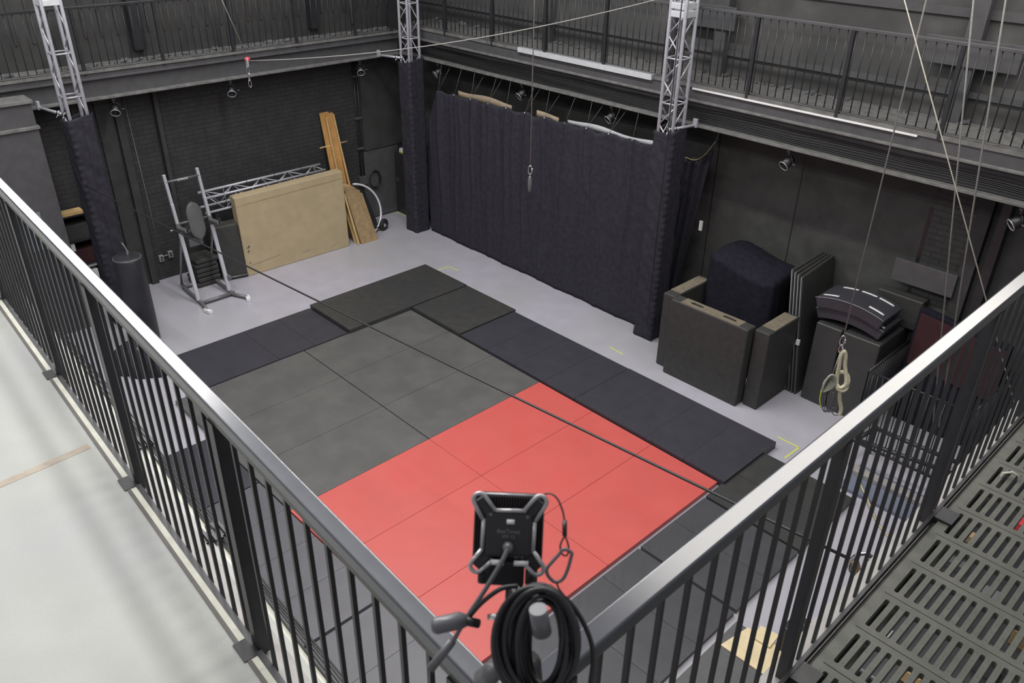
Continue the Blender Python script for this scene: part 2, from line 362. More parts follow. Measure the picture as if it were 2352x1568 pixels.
clamp((-2.90, 0.34, 3.30), (-3.38, 0.15, 3.34), 'dull clamp pipe tying far left truss column to left beam')

# far railings -----------------------------------------------------
def far_rail(p0, dirv, n, spacing, posts, zb, zt, label, mt, mp, bw=0.007, top=True):
    d = Vector(dirv); p0 = Vector(p0); L = n * spacing
    t = thing('railing', (p0.x, p0.y, zb), label, 'railing')
    end = p0 + d * L
    MB().bar((p0.x, p0.y, zt - 0.02), (end.x, end.y, zt - 0.02), 0.045, 0.04).build('top_rail', mt, t, 0.006)
    MB().bar((p0.x, p0.y, zb + 0.03), (end.x, end.y, zb + 0.03), 0.02, 0.012).build('bottom_rail', M_STEEL, t)
    for s in posts:
        q = p0 + d * s
        MB().box(q.x - 0.022, q.x + 0.022, q.y - 0.022, q.y + 0.022, zb - 0.06, zt - 0.03).build('post', mp, t)
    for i in range(n):
        s = (i + 0.5) * spacing
        if min(abs(s - a) for a in posts) < 0.04: continue
        q = p0 + d * s
        MB().tube([(q.x, q.y, zb + 0.03), (q.x, q.y, zt - 0.03)], bw, 6).build('baluster', mp, t)
    return t
far_rail((-3.35, 6.62, 0), (1, 0, 0), 98, 0.1123, [0.03, 1.24, 2.475, 3.71, 4.94, 6.18, 7.41, 8.66, 9.89], DZ, 4.86,
         'dark steel baluster railing on the catwalk along the right wall', M_STEEL, M_STEELD, 0.0078)
far_rail((-3.43, -1.6, 0), (0, 1, 0), 72, 0.1123, [0.07, 1.27, 2.49, 3.67, 4.84, 6.01, 7.21, 8.0], 3.74, 4.62,
         'black steel baluster railing on the catwalk along left back wall', M_STEELD, M_STEELD, 0.006)

# spotlights hung under the beams --------------------------------------
def spot(p, aim, label):
    p = Vector(p); t = thing('stage_light', p, label, 'stage light', 'small stage lights clamped under the beams')
    d = Vector(aim).normalized(); c = p + Vector((0, 0, -0.19)); side = d.cross(Vector((0, 0, 1))).normalized(); up = side.cross(d)
    MB().obox(p + Vector((0, 0, -0.025)), (1, 0, 0), (0, 1, 0), (0, 0, 1), 0.02, 0.03, 0.03).tube([p + Vector((0, 0, -0.05)), p + Vector((0, 0, -0.10))], 0.01).build('hook_clamp', M_STEEL, t, 0.003)
    mb = MB(); pts = [c + side * (0.085 * math.cos(a)) + Vector((0, 0, 0.10 * math.sin(a))) for a in [math.pi * k / 10 for k in range(11)]]
    mb.tube(pts, 0.007).build('yoke', M_BLKPL, t)
    MB().lathe(c - d * 0.10, d, [(0.03, 0), (0.055, 0.02), (0.062, 0.08), (0.068, 0.17), (0.06, 0.172), (0.055, 0.11)], 20).build('housing', M_BLKPL, t)
    mb = MB(); mb.tube([c + d * 0.075 + (side * math.cos(a) + up * math.sin(a)) * 0.068 for a in [2 * math.pi * k / 20 for k in range(20)]], 0.006, 6, closed=True)
    mb.build('front_ring', M_ALU, t)
    MB().tube([c - side * 0.09, c - side * 0.13], 0.010).build('tilt_knob', M_STEEL, t)
    MB().tube([p + Vector((0, 0, -0.02)), p + Vector((0.05, -0.03, 0.0)), p + Vector((0.11, -0.01, 0.03))], 0.004, 5).build('lead', M_BLKPL, t)
    return t
A1 = (0.75, -0.35, -0.55); A2 = (-0.2, -0.75, -0.5)
for (u, v, lab) in ((255, 208, 'black stage light under the left beam nearest the far left truss column'), (527, 178, 'black stage light under the left beam beside the red pulley'),
                    (826, 138, 'black stage light under left beam above the wall conduit')):
    q = on('X', -3.5, u, v); spot((-3.5, q.y, 3.308), A1, lab)
for (u, v, lab) in ((1003, 143, 'black stage light under right beam just beside the far corner column'), (1200, 190, 'black stage light under right beam beside the thin hanging rope'),
                    (1410, 240, 'black stage light under right beam left of the near truss column'), (1824, 338, 'black stage light under right beam above the covered mats'),
                    (2352, 472, 'black stage light under the right beam at the picture edge')):
    q = on('Z', 3.30, u, v); spot((q.x, 6.68, 3.308), A2 if u != 2352 else (-0.6, -0.6, -0.5), lab)

# partition / duct box at far left ------------------------------------
pt = thing('wall_partition', (-3.0, -1.5, 0), 'tall dark grey boxed-in partition at the left edge of the picture', 'partition')
MB().box(-3.38, -3.0, -3.2, -0.02, 0, 3.15).build('panel', M_STEEL, pt)
MB().box(-3.38, -2.96, -3.2, 0.0, 3.15, 3.19).build('lower_ledge', M_FLANGE, pt, 0.004)
MB().box(-3.38, -3.03, -3.2, -0.02, 3.19, 3.50).build('header', M_STEEL, pt)
MB().box(-3.38, -2.98, -3.2, 0.0, 3.50, 3.545).build('upper_ledge', M_FLANGE, pt, 0.004)
q = on('X', -2.99, 90, 490)
tag(MB().box(-2.999, -2.995, q.y - 0.30, q.y + 0.01, q.z - 0.55, q.z + 0.02).build('poster', mat('blue_grey_paper', (0.20, 0.25, 0.27), 0.6)), 'blue-grey paper notice on the dark partition behind left railing', 'poster')
# shelf niche beside it
sh = thing('shelf_unit', (-3.7, 0.15, 0), 'black shelving crammed with boxes between partition and left column', 'shelf')
MB().box(-3.93, -3.45, -0.01, 0.03, 0, 2.0).box(-3.93, -3.45, 0.66, 0.69, 0, 2.0).build('side_panel', M_STEELD, sh)
for z in (0.35, 0.85, 1.25, 1.66): MB().box(-3.93, -3.45, 0.03, 0.66, z - 0.02, z).build('shelf_board', M_STEELD, sh)
def bxo(name, x0, x1, y0, y1, z0, z1, m, label, cat, group=None, bevel=0.004):
    return tag(MB().box(x0, x1, y0, y1, z0, z1).build(name, m, bevel=bevel), label, cat, group)
bxo('wood_block', -3.62, -3.46, 0.05, 0.40, 1.662, 1.72, M_WOODL, 'pale wooden block lying on the top shelf beside partition', 'wood')
bxo('storage_crate', -3.85, -3.48, 0.06, 0.42, 1.252, 1.50, M_FOAM, 'dark crate on the upper shelf under the wooden block', 'crate')
bxo('storage_crate', -3.80, -3.48, 0.06, 0.44, 0.852, 1.08, M_MAROON, 'dark reddish-brown crate on the middle shelf beside partition', 'crate')
bxo('paper_bundle', -3.66, -3.47, 0.10, 0.16, 1.09, 1.22, M_WHITE, 'white paper bundle atop reddish-brown crate on shelf', 'paper')
w_ = thing('white_carton', (-3.6, 0.24, 0.352), 'white carton with a small red mark on lower shelf', 'box')
MB().box(-3.75, -3.47, 0.10, 0.40, 0.352, 0.72).build('body', M_WHITE, w_, 0.004)
MB().box(-3.4695, -3.466, 0.30, 0.38, 0.36, 0.46).build('red_mark', M_RED, w_)
bxo('grey_panel', -3.5, -3.46, 0.06, 0.44, 0.78, 0.83, M_CONGREY, 'pale grey strip on the shelf edge above white carton', 'strip')

# conduits + outlets on left wall
t = thing('wall_conduit', (WLX + 0.03, 5.84, 1.0), 'twin black conduit pipes running down the left back wall', 'conduit')
for dy in (-0.03, 0.04): MB().tube([(WLX + 0.03, 5.84 + dy, 0.95), (WLX + 0.03, 5.84 + dy, 3.25)], 0.016).build('pipe', M_STEELD, t)
for z in (1.5, 2.1, 2.9): MB().box(WLX, WLX + 0.05, 5.77, 5.92, z, z + 0.04).build('bracket', M_STEEL, t)
MB().box(WLX, WLX + 0.09, 5.74, 5.92, 0.78, 0.95).build('junction_box', M_STEEL, t, 0.005)
t = thing('wall_outlet', (WLX + 0.02, 1.64, 0.42), 'pair of grey socket boxes low on the brick wall', 'outlet')
for yy, zz in ((1.57, 0.40), (1.74, 0.43)):
    b_ = MB().box(WLX, WLX + 0.045, yy - 0.04, yy + 0.04, zz - 0.06, zz + 0.06).build('socket_box', M_PLATE, t, 0.006)
    MB().box(WLX + 0.045, WLX + 0.048, yy - 0.018, yy + 0.018, zz - 0.035, zz - 0.008).box(WLX + 0.045, WLX + 0.048, yy - 0.018, yy + 0.018, zz + 0.008, zz + 0.035).build('socket', M_BLKPL, b_)
MB().tube([(WLX + 0.02, 1.60, 0.42), (WLX + 0.02, 1.72, 0.43)], 0.01).build('link_pipe', M_PLATE, t)
MB().tube([(WLX + 0.015, 1.57, 0.46), (WLX + 0.015, 1.56, 1.3), (WLX + 0.015, 1.52, 3.2)], 0.004, 5).build('feed_wire', M_PLATE, t)
mb = MB()
for k in range(4):
    rr = 0.16 + 0.012 * k; mb.tube([(WLX + 0.03 + 0.012 * k, 6.12 + rr * math.cos(a) * 0.7, 0.82 + rr * math.sin(a)) for a in [2 * math.pi * i / 24 for i in range(24)]], 0.006, 5, closed=True)
mb.box(WLX, WLX + 0.06, 6.11, 6.13, 0.97, 0.99)
tag(mb.build('coiled_cable', M_BLKPL), 'black cable coil hanging on the wall above the big hoop', 'cable')
# dark cabinet in corner
t = thing('equipment_cabinet', (-3.4, 7.0, 0), 'tall black cabinet in the far corner half hidden behind column', 'cabinet')
MB().box(-3.90, -3.0, 6.64, 7.40, 0.0, 1.30).build('body', M_STEELD, t, 0.006)
MB().box(-3.86, -3.04, 6.625, 6.64, 0.06, 1.26).build('door', M_STEELD, t, 0.003)
MB().box(-3.8, -3.77, 6.60, 6.625, 0.7, 0.78).build('handle', M_STEEL, t)
t = thing('carton', (-3.72, 6.85, 1.30), 'small white and yellow box on top of the corner cabinet', 'box')
MB().box(-3.80, -3.45, 6.70, 6.95, 1.301, 1.38).build('body', M_WHITE, t, 0.003)
MB().box(-3.801, -3.449, 6.695, 6.955, 1.301, 1.325).build('yellow_band', M_YEL, t)

# ------------------------------------------------------------------ curtain
YC = 6.52; XA, XB = -2.55, 2.92
GX = [-2.20 + 0.455 * i for i in range(12)]
def ctop(x):
    f = (x - XA) / (XB - XA); base = 2.86 + 0.10 * f
    k = min(abs(x - g) for g in GX)
    return base - 0.05 * min(1, k / 0.2)
cur = thing('curtain', (0.2, YC, 0), 'long dark navy curtain hung along the right wall between two columns', 'curtain')
def fn(u, v):
    lean = 0.0
    x = XA + (XB - XA) * u
    zt = ctop(x) if x > -2.2 else 2.86 - 0.9 * ((-2.2 - x) / 0.35) ** 1.3 * 0.8
    z = 0.008 + (zt - 0.008) * v
    f = 0.4 + 0.6 * v
    g = (x - GX[0]) / 0.455
    near = math.exp(-((g - round(g)) * 0.455 / 0.055) ** 2) * (0.5 + 0.5 * v)
    y = YC + (0.020 * math.sin(x * 9.5 + 1.5 * math.sin(z * 0.8)) + 0.012 * math.sin(x * 23 + 1.4 * z + 0.7 + 2 * math.sin(x * 2)) + 0.006 * math.sin(x * 41 + 0.6 * z)) * f * min(1, 0.25 + v * 1.2) + 0.012 * math.sin(x * 5.1 - z) - 0.03 * near
    y -= (0.02 + 0.09 * u) * (1 - v)
    x2 = x + 0.02 * math.sin(z * 3 + x * 6)
    if u < 0.001: x2 = x - 0.08 * math.sin(v * 3.14)
    return (x2, y, z)
MB().grid(fn, 420, 46).build('cloth', M_CLOTH, cur, solid=0.004)
for i, g in enumerate(GX):
    if g > XB - 0.15: continue
    z = ctop(g) - 0.02
    MB().lathe((g, YC - 0.045, z), (0, 1, 0), [(0.008, 0), (0.012, 0.003), (0.012, 0.006)], 10).build('grommet', M_ALUW, cur)
    MB().tube([(g, YC - 0.03, z), (g + (0.10 if i % 2 else -0.01), 6.60, 3.33)], 0.0022, 4).build('tie_cord', M_ROPE, cur)
    if i % 3 != 1: MB().tube([(g, YC - 0.03, z), (g + 0.20, 6.66, 3.33)], 0.0018, 4).build('tie_cord', M_ROPE, cur)
for k, (x0, x1, z0, hh, m, lab) in enumerate(((-1.75, -0.35, 2.85, 0.10, M_TAN, 'long tan plywood strip showing above the curtain top'), (0.25, 0.75, 2.88, 0.07, M_TAN, 'short tan plywood strip above the middle of curtain'),
                                    (0.95, 2.9, 2.92, 0.05, M_CONGREY, 'grey batten strip showing above the near end of curtain'))):
    def fs(u, v, x0=x0, x1=x1, z0=z0, hh=hh):
        x = x0 + (x1 - x0) * u; return (x, YC + 0.07, z0 - 0.05 + (hh + 0.03 + 0.02 * math.sin(x * 5)) * v)
    tag(MB().grid(fs, 30, 1).build('batten_strip', m, solid=0.012), lab, 'strip')
# second drape behind near column
def fn2(u, v):
    x = 2.75 + 0.72 * u
    zt = 2.80 + 0.35 * (2 * u - 1.0) ** 2 * (1 if u > 0.4 else 0.3) - 0.1
    x = x - 0.75 * (1 - v) * u * 0.55
    z = 0.02 + (zt - 0.02) * v
    return (x, 6.98 + 0.03 * math.sin(u * 22 + z) + 0.02 * math.sin(u * 50), z)
dr = thing('curtain', (3.1, 6.98, 0), 'narrow dark navy drape hanging behind the near truss column', 'curtain')
MB().grid(fn2, 60, 40).build('cloth', M_CLOTH, dr, solid=0.004)
MB().tube([(2.75 + 0.72 * k / 12, 6.95, 2.80 + 0.35 * (2 * k / 12 - 1.0) ** 2 * (1 if k > 4.8 else 0.3) - 0.09) for k in range(13)], 0.007, 6).build('top_cord', mat('dull_yellow_cord', (0.35, 0.33, 0.16), 0.7), dr)
MB().tube([(3.46, 6.95, 2.94), (3.62, 6.80, 3.33)], 0.004, 5).build('tie_cord', M_ROPE, dr)
MB().box(3.40, 3.45, 6.93, 6.955, 1.70, 1.85).build('white_tag', M_WHITE, dr)
tag(MB().lathe((2.98, 7.30, 2.55), (0, -1, 0), [(0.02, 0), (0.10, 0.02), (0.11, 0.06), (0.09, 0.12)], 16).box(2.95, 3.01, 7.29, 7.42, 2.52, 2.58).build('wall_bulkhead_lamp', M_FLANGE), 'rounded grey fitting on wall behind the near column drape', 'wall fitting')

# ------------------------------------------------------------------ floor mats
def mat_panel(name, x0, x1, y0, y1, z, m, label, group, folds=(), axis='X', gap=0.006, wr=0, z0=0.001):
    t = thing(name, ((x0 + x1) / 2, (y0 + y1) / 2, 0), label, 'mat', group)
    edges = [x0 if axis == 'X' else y0] + list(folds) + [x1 if axis == 'X' else y1]
    for i in range(len(edges) - 1):
        a = edges[i] + (gap / 2 if i else gap); b = edges[i + 1] - (gap / 2 if i < len(edges) - 2 else gap)
        if axis == 'X': bxs = (a, b, y0 + gap, y1 - gap)
        else: bxs = (x0 + gap, x1 - gap, a, b)
        NX = 24
        rs = random.Random(hash((round(a, 2), round(b, 2), axis)) & 0xffff)
        p1, p2, p3 = rs.uniform(0, 6), rs.uniform(0, 6), rs.uniform(4, 9)
        mb = MB()
        if wr:
            def top(u, v, bxs=bxs, p1=p1, p2=p2, p3=p3):
                x = bxs[0] + (bxs[1] - bxs[0]) * u; y = bxs[2] + (bxs[3] - bxs[2]) * v
                e = min(u, v, 1 - u, 1 - v); corner = math.exp(-((u * (bxs[1] - bxs[0])) ** 2 + (v * (bxs[3] - bxs[2])) ** 2) / 0.05)
                zz = z + wr * (0.5 * math.sin(x * 3 + p1) * math.sin(y * 4 + p2) + corner * 1.2 * math.sin((x + 0.6 * y) * 55 + p1) + 0.18 * math.sin(x * 21 + y * p3)) * min(1, e / 0.06)
                return (x, y, zz)
            mb.grid(top, NX * 2, NX * 2)
            mb.hexa([(bxs[0], bxs[2], z0), (bxs[1], bxs[2], z0), (bxs[1], bxs[3], z0), (bxs[0], bxs[3], z0), (bxs[0], bxs[2], z - 0.0001), (bxs[1], bxs[2], z - 0.0001), (bxs[1], bxs[3], z - 0.0001), (bxs[0], bxs[3], z - 0.0001)][:8])
            mb.f = [f for k_, f in enumerate(mb.f) if k_ != len(mb.f) - 5]; mb.smooth = mb.smooth[:len(mb.f)]
            mb.build('fold_panel', m, t)
        else:
            mb.box(bxs[0], bxs[1], bxs[2], bxs[3], z0, z).build('fold_panel', m, t, 0.004)
    return t
rows = ['far end', 'second from the far end', 'third from far end']
for i in range(6):
    for j in range(2):
        side = 'left column' if j == 0 else 'right column'
        if i < 3:
            lab = 'flat grey training mat, %s row of the %s' % (('farthest', 'second', 'third')[i], side)
            m = M_MATGRY; g = 'flat grey training mats'
        else:
            lab = 'flat red training mat, %s red row, %s' % (('farthest', 'middle', 'nearest')[i - 3], side)
            m = M_MATRED; g = 'flat red training mats'
        gp = 0.0022 if i >= 3 else 0.003
        o = MB().box(i + gp, i + 1 - gp, 2 * j + (gp if j == 0 else gp * (2.5 if i < 3 else 1)), 2 * j + 2 - (gp * (2.0 if (j == 0 and i < 3) else 1)), 0.001, 0.06).build('training_mat', m, bevel=0.0025)
        tag(o, lab, 'mat', g)
# border mats
G = 'dark folding mats around the edge of the floor area'
mat_panel('folding_mat', -1.14, 0.03, 2.80, 5.22, 0.125, M_MATDK, 'thick raised black mat across the far corner of the mat floor', G, (), 'Y', wr=0.002)
mat_panel('folding_mat', 0.035, 1.25, 4.01, 5.22, 0.115, M_MATDK, 'raised black mat beside the thick far corner mat, right edge', G, (), 'X', wr=0.002)
mat_panel('folding_mat', 1.255, 3.66, 4.01, 5.18, 0.095, M_MATBLU, 'slate folding mat in the middle of the right border', G, (1.86, 2.46, 3.06), 'X', wr=0.0028, gap=0.004)
mat_panel('folding_mat', 3.665, 6.08, 4.01, 5.18, 0.10, M_MATBLU, 'slate folding mat at near end of right border, by the lime corner tape', G, (4.27, 4.88, 5.48), 'X', wr=0.0028, gap=0.0025)
mat_panel('folding_mat', -1.14, -0.01, 0.40, 2.79, 0.066, M_MATBLU, 'slate folding mat on the far border left of raised corner mat', G, (1.60, 2.20), 'Y', wr=0.002, gap=0.004)
mat_panel('folding_mat', 1.09, 2.31, -1.22, -0.01, 0.055, M_MATBLU, 'short dark mat at far end of the left border behind left railing', G, (1.70,), 'X', wr=0.002, gap=0.004)
mat_panel('folding_mat', 2.32, 4.74, -1.22, -0.01, 0.055, M_MATLIT, 'grey folding mat in the middle of the left border behind railing', G, (2.94, 3.54, 4.14), 'X', wr=0.002, gap=0.004)
mat_panel('folding_mat', 4.77, 7.19, -1.22, -0.01, 0.055, M_MATLIT, 'grey folding mat at near end of the left border behind railing', G, (5.38, 5.99, 6.60), 'X', wr=0.002, gap=0.004)
mat_panel('folding_mat', 6.05, 7.26, 0.02, 2.44, 0.052, M_MATMID, 'grey folding mat along near border at left, behind the work light', G, (0.62, 1.23, 1.84), 'Y', wr=0.002, gap=0.004)
mat_panel('folding_mat', 6.05, 7.26, 2.47, 3.66, 0.052, M_MATMID, 'grey folding mat along near border seen under right railing', G, (3.07,), 'Y', wr=0.002, gap=0.004)
mat_panel('folding_mat', 6.05, 7.26, 3.68, 4.92, 0.06, M_MATDK, 'black folding mat at the right end of the near border', G, (4.30,), 'Y', wr=0.002, gap=0.004)
mat_panel('folding_mat', 6.9, 8.3, 0.3, 2.05, 0.05, mat('asphalt_grey_mat', (0.10, 0.10, 0.105), 0.6, var=0.08, scale=20), 'loose grey mat on the floor under the right railing', G, (), 'Y', gap=0.004) if False else None
# lime corner tapes
def tape(pts, label):
    t = thing('corner_tape', (pts[0][0], pts[0][1], 0), label, 'tape', 'lime tape marks on the floor')
    for a, b in zip(pts, pts[1:]): MB().bar((*a, 0.0016), (*b, 0.0016), 0.022, 0.001).build('tape_strip', M_YEL, t)
tape([(5.97, 5.42), (6.28, 5.42), (6.27, 5.09)], 'lime corner tape on grey floor by the near right mat corner')
tape([(-1.0, 5.33), (-0.98, 5.64), (-0.72, 5.65)], 'lime corner tape on grey floor beyond raised far mat')
tape([(2.97, 5.58), (3.25, 5.56)], 'short lime tape dash on floor in front of near truss column')
tape([(-3.88, 6.60), (-3.4, 6.60)], 'dull yellow tape line at the foot of the corner cabinet')
tape([(-0.05, 5.85), (0.2, 5.87)], 'faint short tape scrap on floor between mats and curtain') if False else None

# ------------------------------------------------------------------ left back wall items
# carton
c = thing('cardboard_box', (-3.15, 3.75, 0), 'large flat brown cardboard box leaning against aluminium truss', 'box')
bl, br_ = Vector((-3.04, 2.70, 0.002)), Vector((-3.00, 4.82, 0.002)); tl = Vector((-3.20, 2.74, 1.40)); tr = Vector((-3.20, 4.93, 1.42))
n_ = Vector((-0.17, 0.0, -0.0))
MB().hexa([bl, br_, br_ + n_, bl + n_, tl, tr, tr + n_ + Vector((0, 0, .02)), tl + n_ + Vector((0, 0, .02))]).build('body', M_CARD, c, 0.012, 3)
ex = (br_ - bl).normalized(); ez = (tl - bl).normalized(); nn = ex.cross(ez).normalized(); nn = nn if nn.x > 0 else -nn
def face(u, v, off=0.002): return bl.lerp(br_, u).lerp(tl.lerp(tr, u), v) + nn * off
mb = MB()
for (a, b) in (((0.05, 0.13), (0.32, 0.16)), ((0.52, 0.10), (0.60, 0.11)), ((0.80, 0.06), (0.90, 0.10))): mb.bar(face(*a), face(*b), 0.004, 0.002, nn)
mb.build('tape_tear', M_PIPING, c)
mb = MB()
for (a, b) in (((0.03, 0.36), (0.06, 0.375)), ((0.045, 0.35), (0.05, 0.39)), ((0.03, 0.31), (0.05, 0.32)), ((0.04, 0.29), (0.045, 0.33)), ((0.03, 0.16), (0.045, 0.17))): mb.bar(face(*a), face(*b), 0.008, 0.002, nn)
mb.build('pen_marks', M_BLKPL, c)
mb = MB().bar(face(0.0, 0.90), face(1.0, 0.915), 0.012, 0.003, nn); mb.build('crease', mat('cardboard_crease', (0.36, 0.28, 0.17), 0.8), c)
# aluminium truss lying on edge behind carton
t = thing('spare_truss', (-3.62, 3.6, 1.2), 'spare aluminium truss section lying lengthwise behind the cardboard box', 'truss')
P0, P1 = 2.30, 4.72
corners = [(-3.62, 1.50), (-3.44, 1.44), (-3.62, 1.24), (-3.44, 1.18)]
for (x, z) in corners: MB().tube([(x, P0, z), (x, P1, z)], 0.022, 10).build('chord', M_ALU, t)
k = 0; yy = P0 + 0.1
while yy < P1 - 0.1:
    y2 = min(yy + 0.27, P1 - 0.02)
    for a, b in ((0, 1), (1, 3), (0, 2)):
        (xa, za), (xb, zb) = corners[a], corners[b]
        if k % 2: xa, za, xb, zb = xb, zb, xa, za
        MB().tube([(xa, yy, za), (xb, y2, zb)], 0.009, 6).build('brace', M_ALU, t)
    yy = y2; k += 1
for (y_, lab) in ((3.2, 0), (3.75, 0), (4.3, 0)):
    MB().tube([(-3.62 + 0.026 * math.cos(a), y_ + 0.008 * math.sin(3 * a), 1.50 + 0.026 * math.sin(a)) for a in [6.283 * i / 12 for i in range(12)]], 0.005, 5, closed=True).build('strap', M_BLKPL, t)
for yy in (2.5, 4.6): MB().box(-3.60, -3.46, yy - 0.03, yy + 0.03, 0.0, 1.17).build('support_leg', M_STEELD, t)
mb = MB().tube([(-3.30, 2.62, 1.62), (-3.32, 2.63, 1.45), (-3.28, 2.66, 1.30), (-3.30, 2.74, 1.22)], 0.006, 5).tube([(-3.36, 2.60, 1.30), (-3.28, 2.70, 1.42), (-3.30, 2.78, 1.45)], 0.006, 5)
mb.build('loose_tie', M_PIPING, t)
# dark crash mat beside tower
t = thing('crash_mat', (-3.25, 2.5, 0), 'dark grey crash mat standing on end between tower and cardboard box', 'mat')
MB().hexa([(-3.13, 2.30, 0.002), (-3.03, 2.70, 0.002), (-3.30, 2.76, 0.002), (-3.42, 2.34, 0.002), (-3.22, 2.28, 0.98), (-3.12, 2.68, 1.0), (-3.36, 2.76, 1.0), (-3.46, 2.34, 0.98)]).build('pad', M_FOAM, t, 0.03, 3)
MB().tube([(-3.115, 2.28, 0.06), (-3.02, 2.70, 0.06)], 0.014).build('bottom_piping', M_GUN, t)
MB().tube([(-3.20, 2.45, 0.9), (-3.16, 2.50, 0.84), (-3.15, 2.52, 0.74)], 0.008).build('strap', M_ALU, t)
# stack of black cushions behind tower
for k in range(6):
    tag(MB().obox((-3.35 + 0.01 * (k % 2), 2.02 + 0.012 * (k % 3), 0.05 + 0.085 * k), (1, 0.1 * (k % 2), 0), (0, 1, 0), (0, 0, 1), 0.20, 0.20, 0.036).build('foam_pad', M_FOAM, bevel=0.018, seg=3),
        ['lowest', 'second lowest', 'third', 'fourth', 'second highest', 'topmost'][k] + ' black foam pad in the stack behind exercise tower', 'pad', 'black foam pads stacked behind the tower')
# exercise tower (dip station)
t = thing('exercise_tower', (-2.8, 1.9, 0), 'silver and grey pull-up and dip tower with padded backrest', 'exercise machine')
YL, YR = 1.60, 2.15
for yy, ya in ((YL, 1.54), (YR, 2.25)):
    MB().bar((-2.62, yy - 0.02, 0.06), (-2.98, yy + 0.03, 1.15), 0.05, 0.06, (0, 1, 0)).build('lower_upright', M_SILVER, t, 0.006)
    MB().bar((-2.98, yy + 0.03, 1.13), (-3.02, yy + 0.03, 1.30), 0.055, 0.065, (0, 1, 0)).build('elbow_joint', M_GUN, t, 0.006)
    MB().bar((-3.02, yy + 0.03, 1.28), (-3.06, yy + 0.02, 1.62), 0.05, 0.05, (0, 1, 0)).build('upper_upright', M_SILVER, t, 0.006)
    MB().bar((-3.06, yy + 0.02, 1.60), (-3.11, yy + 0.0, 2.10), 0.048, 0.048, (0, 1, 0)).build('upper_upright', M_SILVER, t, 0.006)
    MB().tube([(-2.22, ya, 0.045), (-2.48, yy - 0.02, 0.05), (-3.2, yy + 0.02, 0.05), (-3.42, yy + 0.05, 0.06)], 0.03, 8).build('base_bar', M_GUN, t)
    MB().obox((-2.20, ya, 0.035), (1, (-0.3 if ya > 2 else 0.2), 0), (0.3, 1, 0), (0, 0, 1), 0.075, 0.035, 0.032).build('white_foot', M_WHITE, t, 0.008)
    MB().tube([(-3.42, yy + 0.05, 0.06), (-3.40, yy + 0.06, 0.25), (-3.0, yy + 0.04, 1.1)], 0.02, 8).build('rear_stay', M_GUN, t)
    # dip arms
    MB().bar((-3.0, yy + 0.03, 1.22), (-2.72, yy + 0.06, 1.24), 0.09, 0.05).build('arm_pad', M_VINYL, t, 0.015, 3)
    MB().tube([(-2.72, yy + 0.06, 1.24), (-2.70, yy + 0.06, 1.34)], 0.014).build('hand_grip', M_RUBBER, t)
    MB().tube([(-3.03, yy + (0.05 if yy > 2 else -0.05), 1.20), (-3.03, yy + (0.10 if yy > 2 else -0.10), 1.20)], 0.012).build('pin', M_ALU, t)
MB().tube([(-2.52, YL - 0.02, 0.05), (-2.52, YR + 0.02, 0.05)], 0.03, 8).build('cross_bar', M_GUN, t)
MB().tube([(-3.30, YL, 0.05), (-3.30, YR + 0.03, 0.05)], 0.028, 8).build('cross_bar', M_GUN, t)
MB().box(-2.75, -2.62, YR + 0.0, YR + 0.06, 0.25, 0.32).build('step_bracket', M_GUN, t, 0.01)
MB().tube([(-3.09, YL + 0.01, 1.98), (-3.09, YR, 1.98)], 0.019, 10).build('pull_up_bar', M_GUN, t)
MB().tube([(-3.03, YL + 0.04, 1.28), (-3.03, YR + 0.03, 1.28)], 0.02, 8).build('mid_bar', M_GUN, t)
text('XMARK', 0.055, 0.001, M_WHITE, t, Matrix.Translation((-3.066, (YL + YR) / 2, 1.965)) @ Matrix.Rotation(math.radians(90), 4, 'Z') @ Matrix.Rotation(math.radians(90), 4, 'X'), 'bar_lettering')
def pad(u, v):
    a = v * math.pi; wv = 0.155 * (math.sin(min(1, v * 2.4) * math.pi / 2) * math.sin(min(1, (1 - v) * 2.4) * math.pi / 2)) ** 0.5
    ang = u * 2 * math.pi
    wv = 0.13 * (math.sin(min(1, v * 3.2) * math.pi / 2) * math.sin(min(1, (1 - v) * 3.2) * math.pi / 2)) ** 0.5
    return (-2.90 - 0.12 * v + 0.035 * math.cos(ang), 1.92 + (wv + 0.002) * math.sin(ang), 0.98 + 0.62 * v)
MB().grid(pad, 24, 20).build('back_pad', M_VINYL, t)
MB().bar((-3.0, 1.90, 1.10), (-3.03, 1.90, 1.28), 0.04, 0.05).build('pad_bracket', M_ALU, t)
MB().box(-3.02, -2.96, 1.74, 1.98, 0.86, 0.99).build('seat_bracket', M_GUN, t, 0.01)

# planks
t = thing('plywood_plank', (-3.7, 5.0, 0), 'amber plywood plank leaning on the back wall behind carton', 'plank', 'planks leaning on the back wall')
def plank(y0, y1, ytop0, ytop1, xb, xt, zt, th, m, lab):
    o = MB().hexa([(xb, y0, 0.001), (xb, y1, 0.001), (xb - th, y1, 0.001), (xb - th, y0, 0.001), (xt, ytop0, zt), (xt, ytop1, zt), (xt - th, ytop1, zt), (xt - th, ytop0, zt)]).build('plywood_plank', m, bevel=0.002)
    return tag(o, lab, 'plank', 'planks leaning on the back wall')
bpy.data.objects.remove(t)
plank(5.02, 5.12, 4.98, 5.18, -3.50, -3.89, 2.36, 0.02, M_WOOD, 'widest amber plank leaning on back wall, farthest left of the bunch')
plank(5.13, 5.30, 5.10, 5.25, -3.46, -3.86, 2.34, 0.02, M_WOOD, 'second amber plank leaning on back wall, slightly in front')
plank(5.12, 5.145, 5.07, 5.095, -3.42, -3.83, 2.28, 0.03, M_WOODL, 'thin pale plank edge at the middle of the leaning bunch')
plank(5.33, 5.355, 5.23, 5.255, -3.40, -3.82, 2.32, 0.03, M_WOODL, 'thin pale plank edge at the right of leaning bunch')
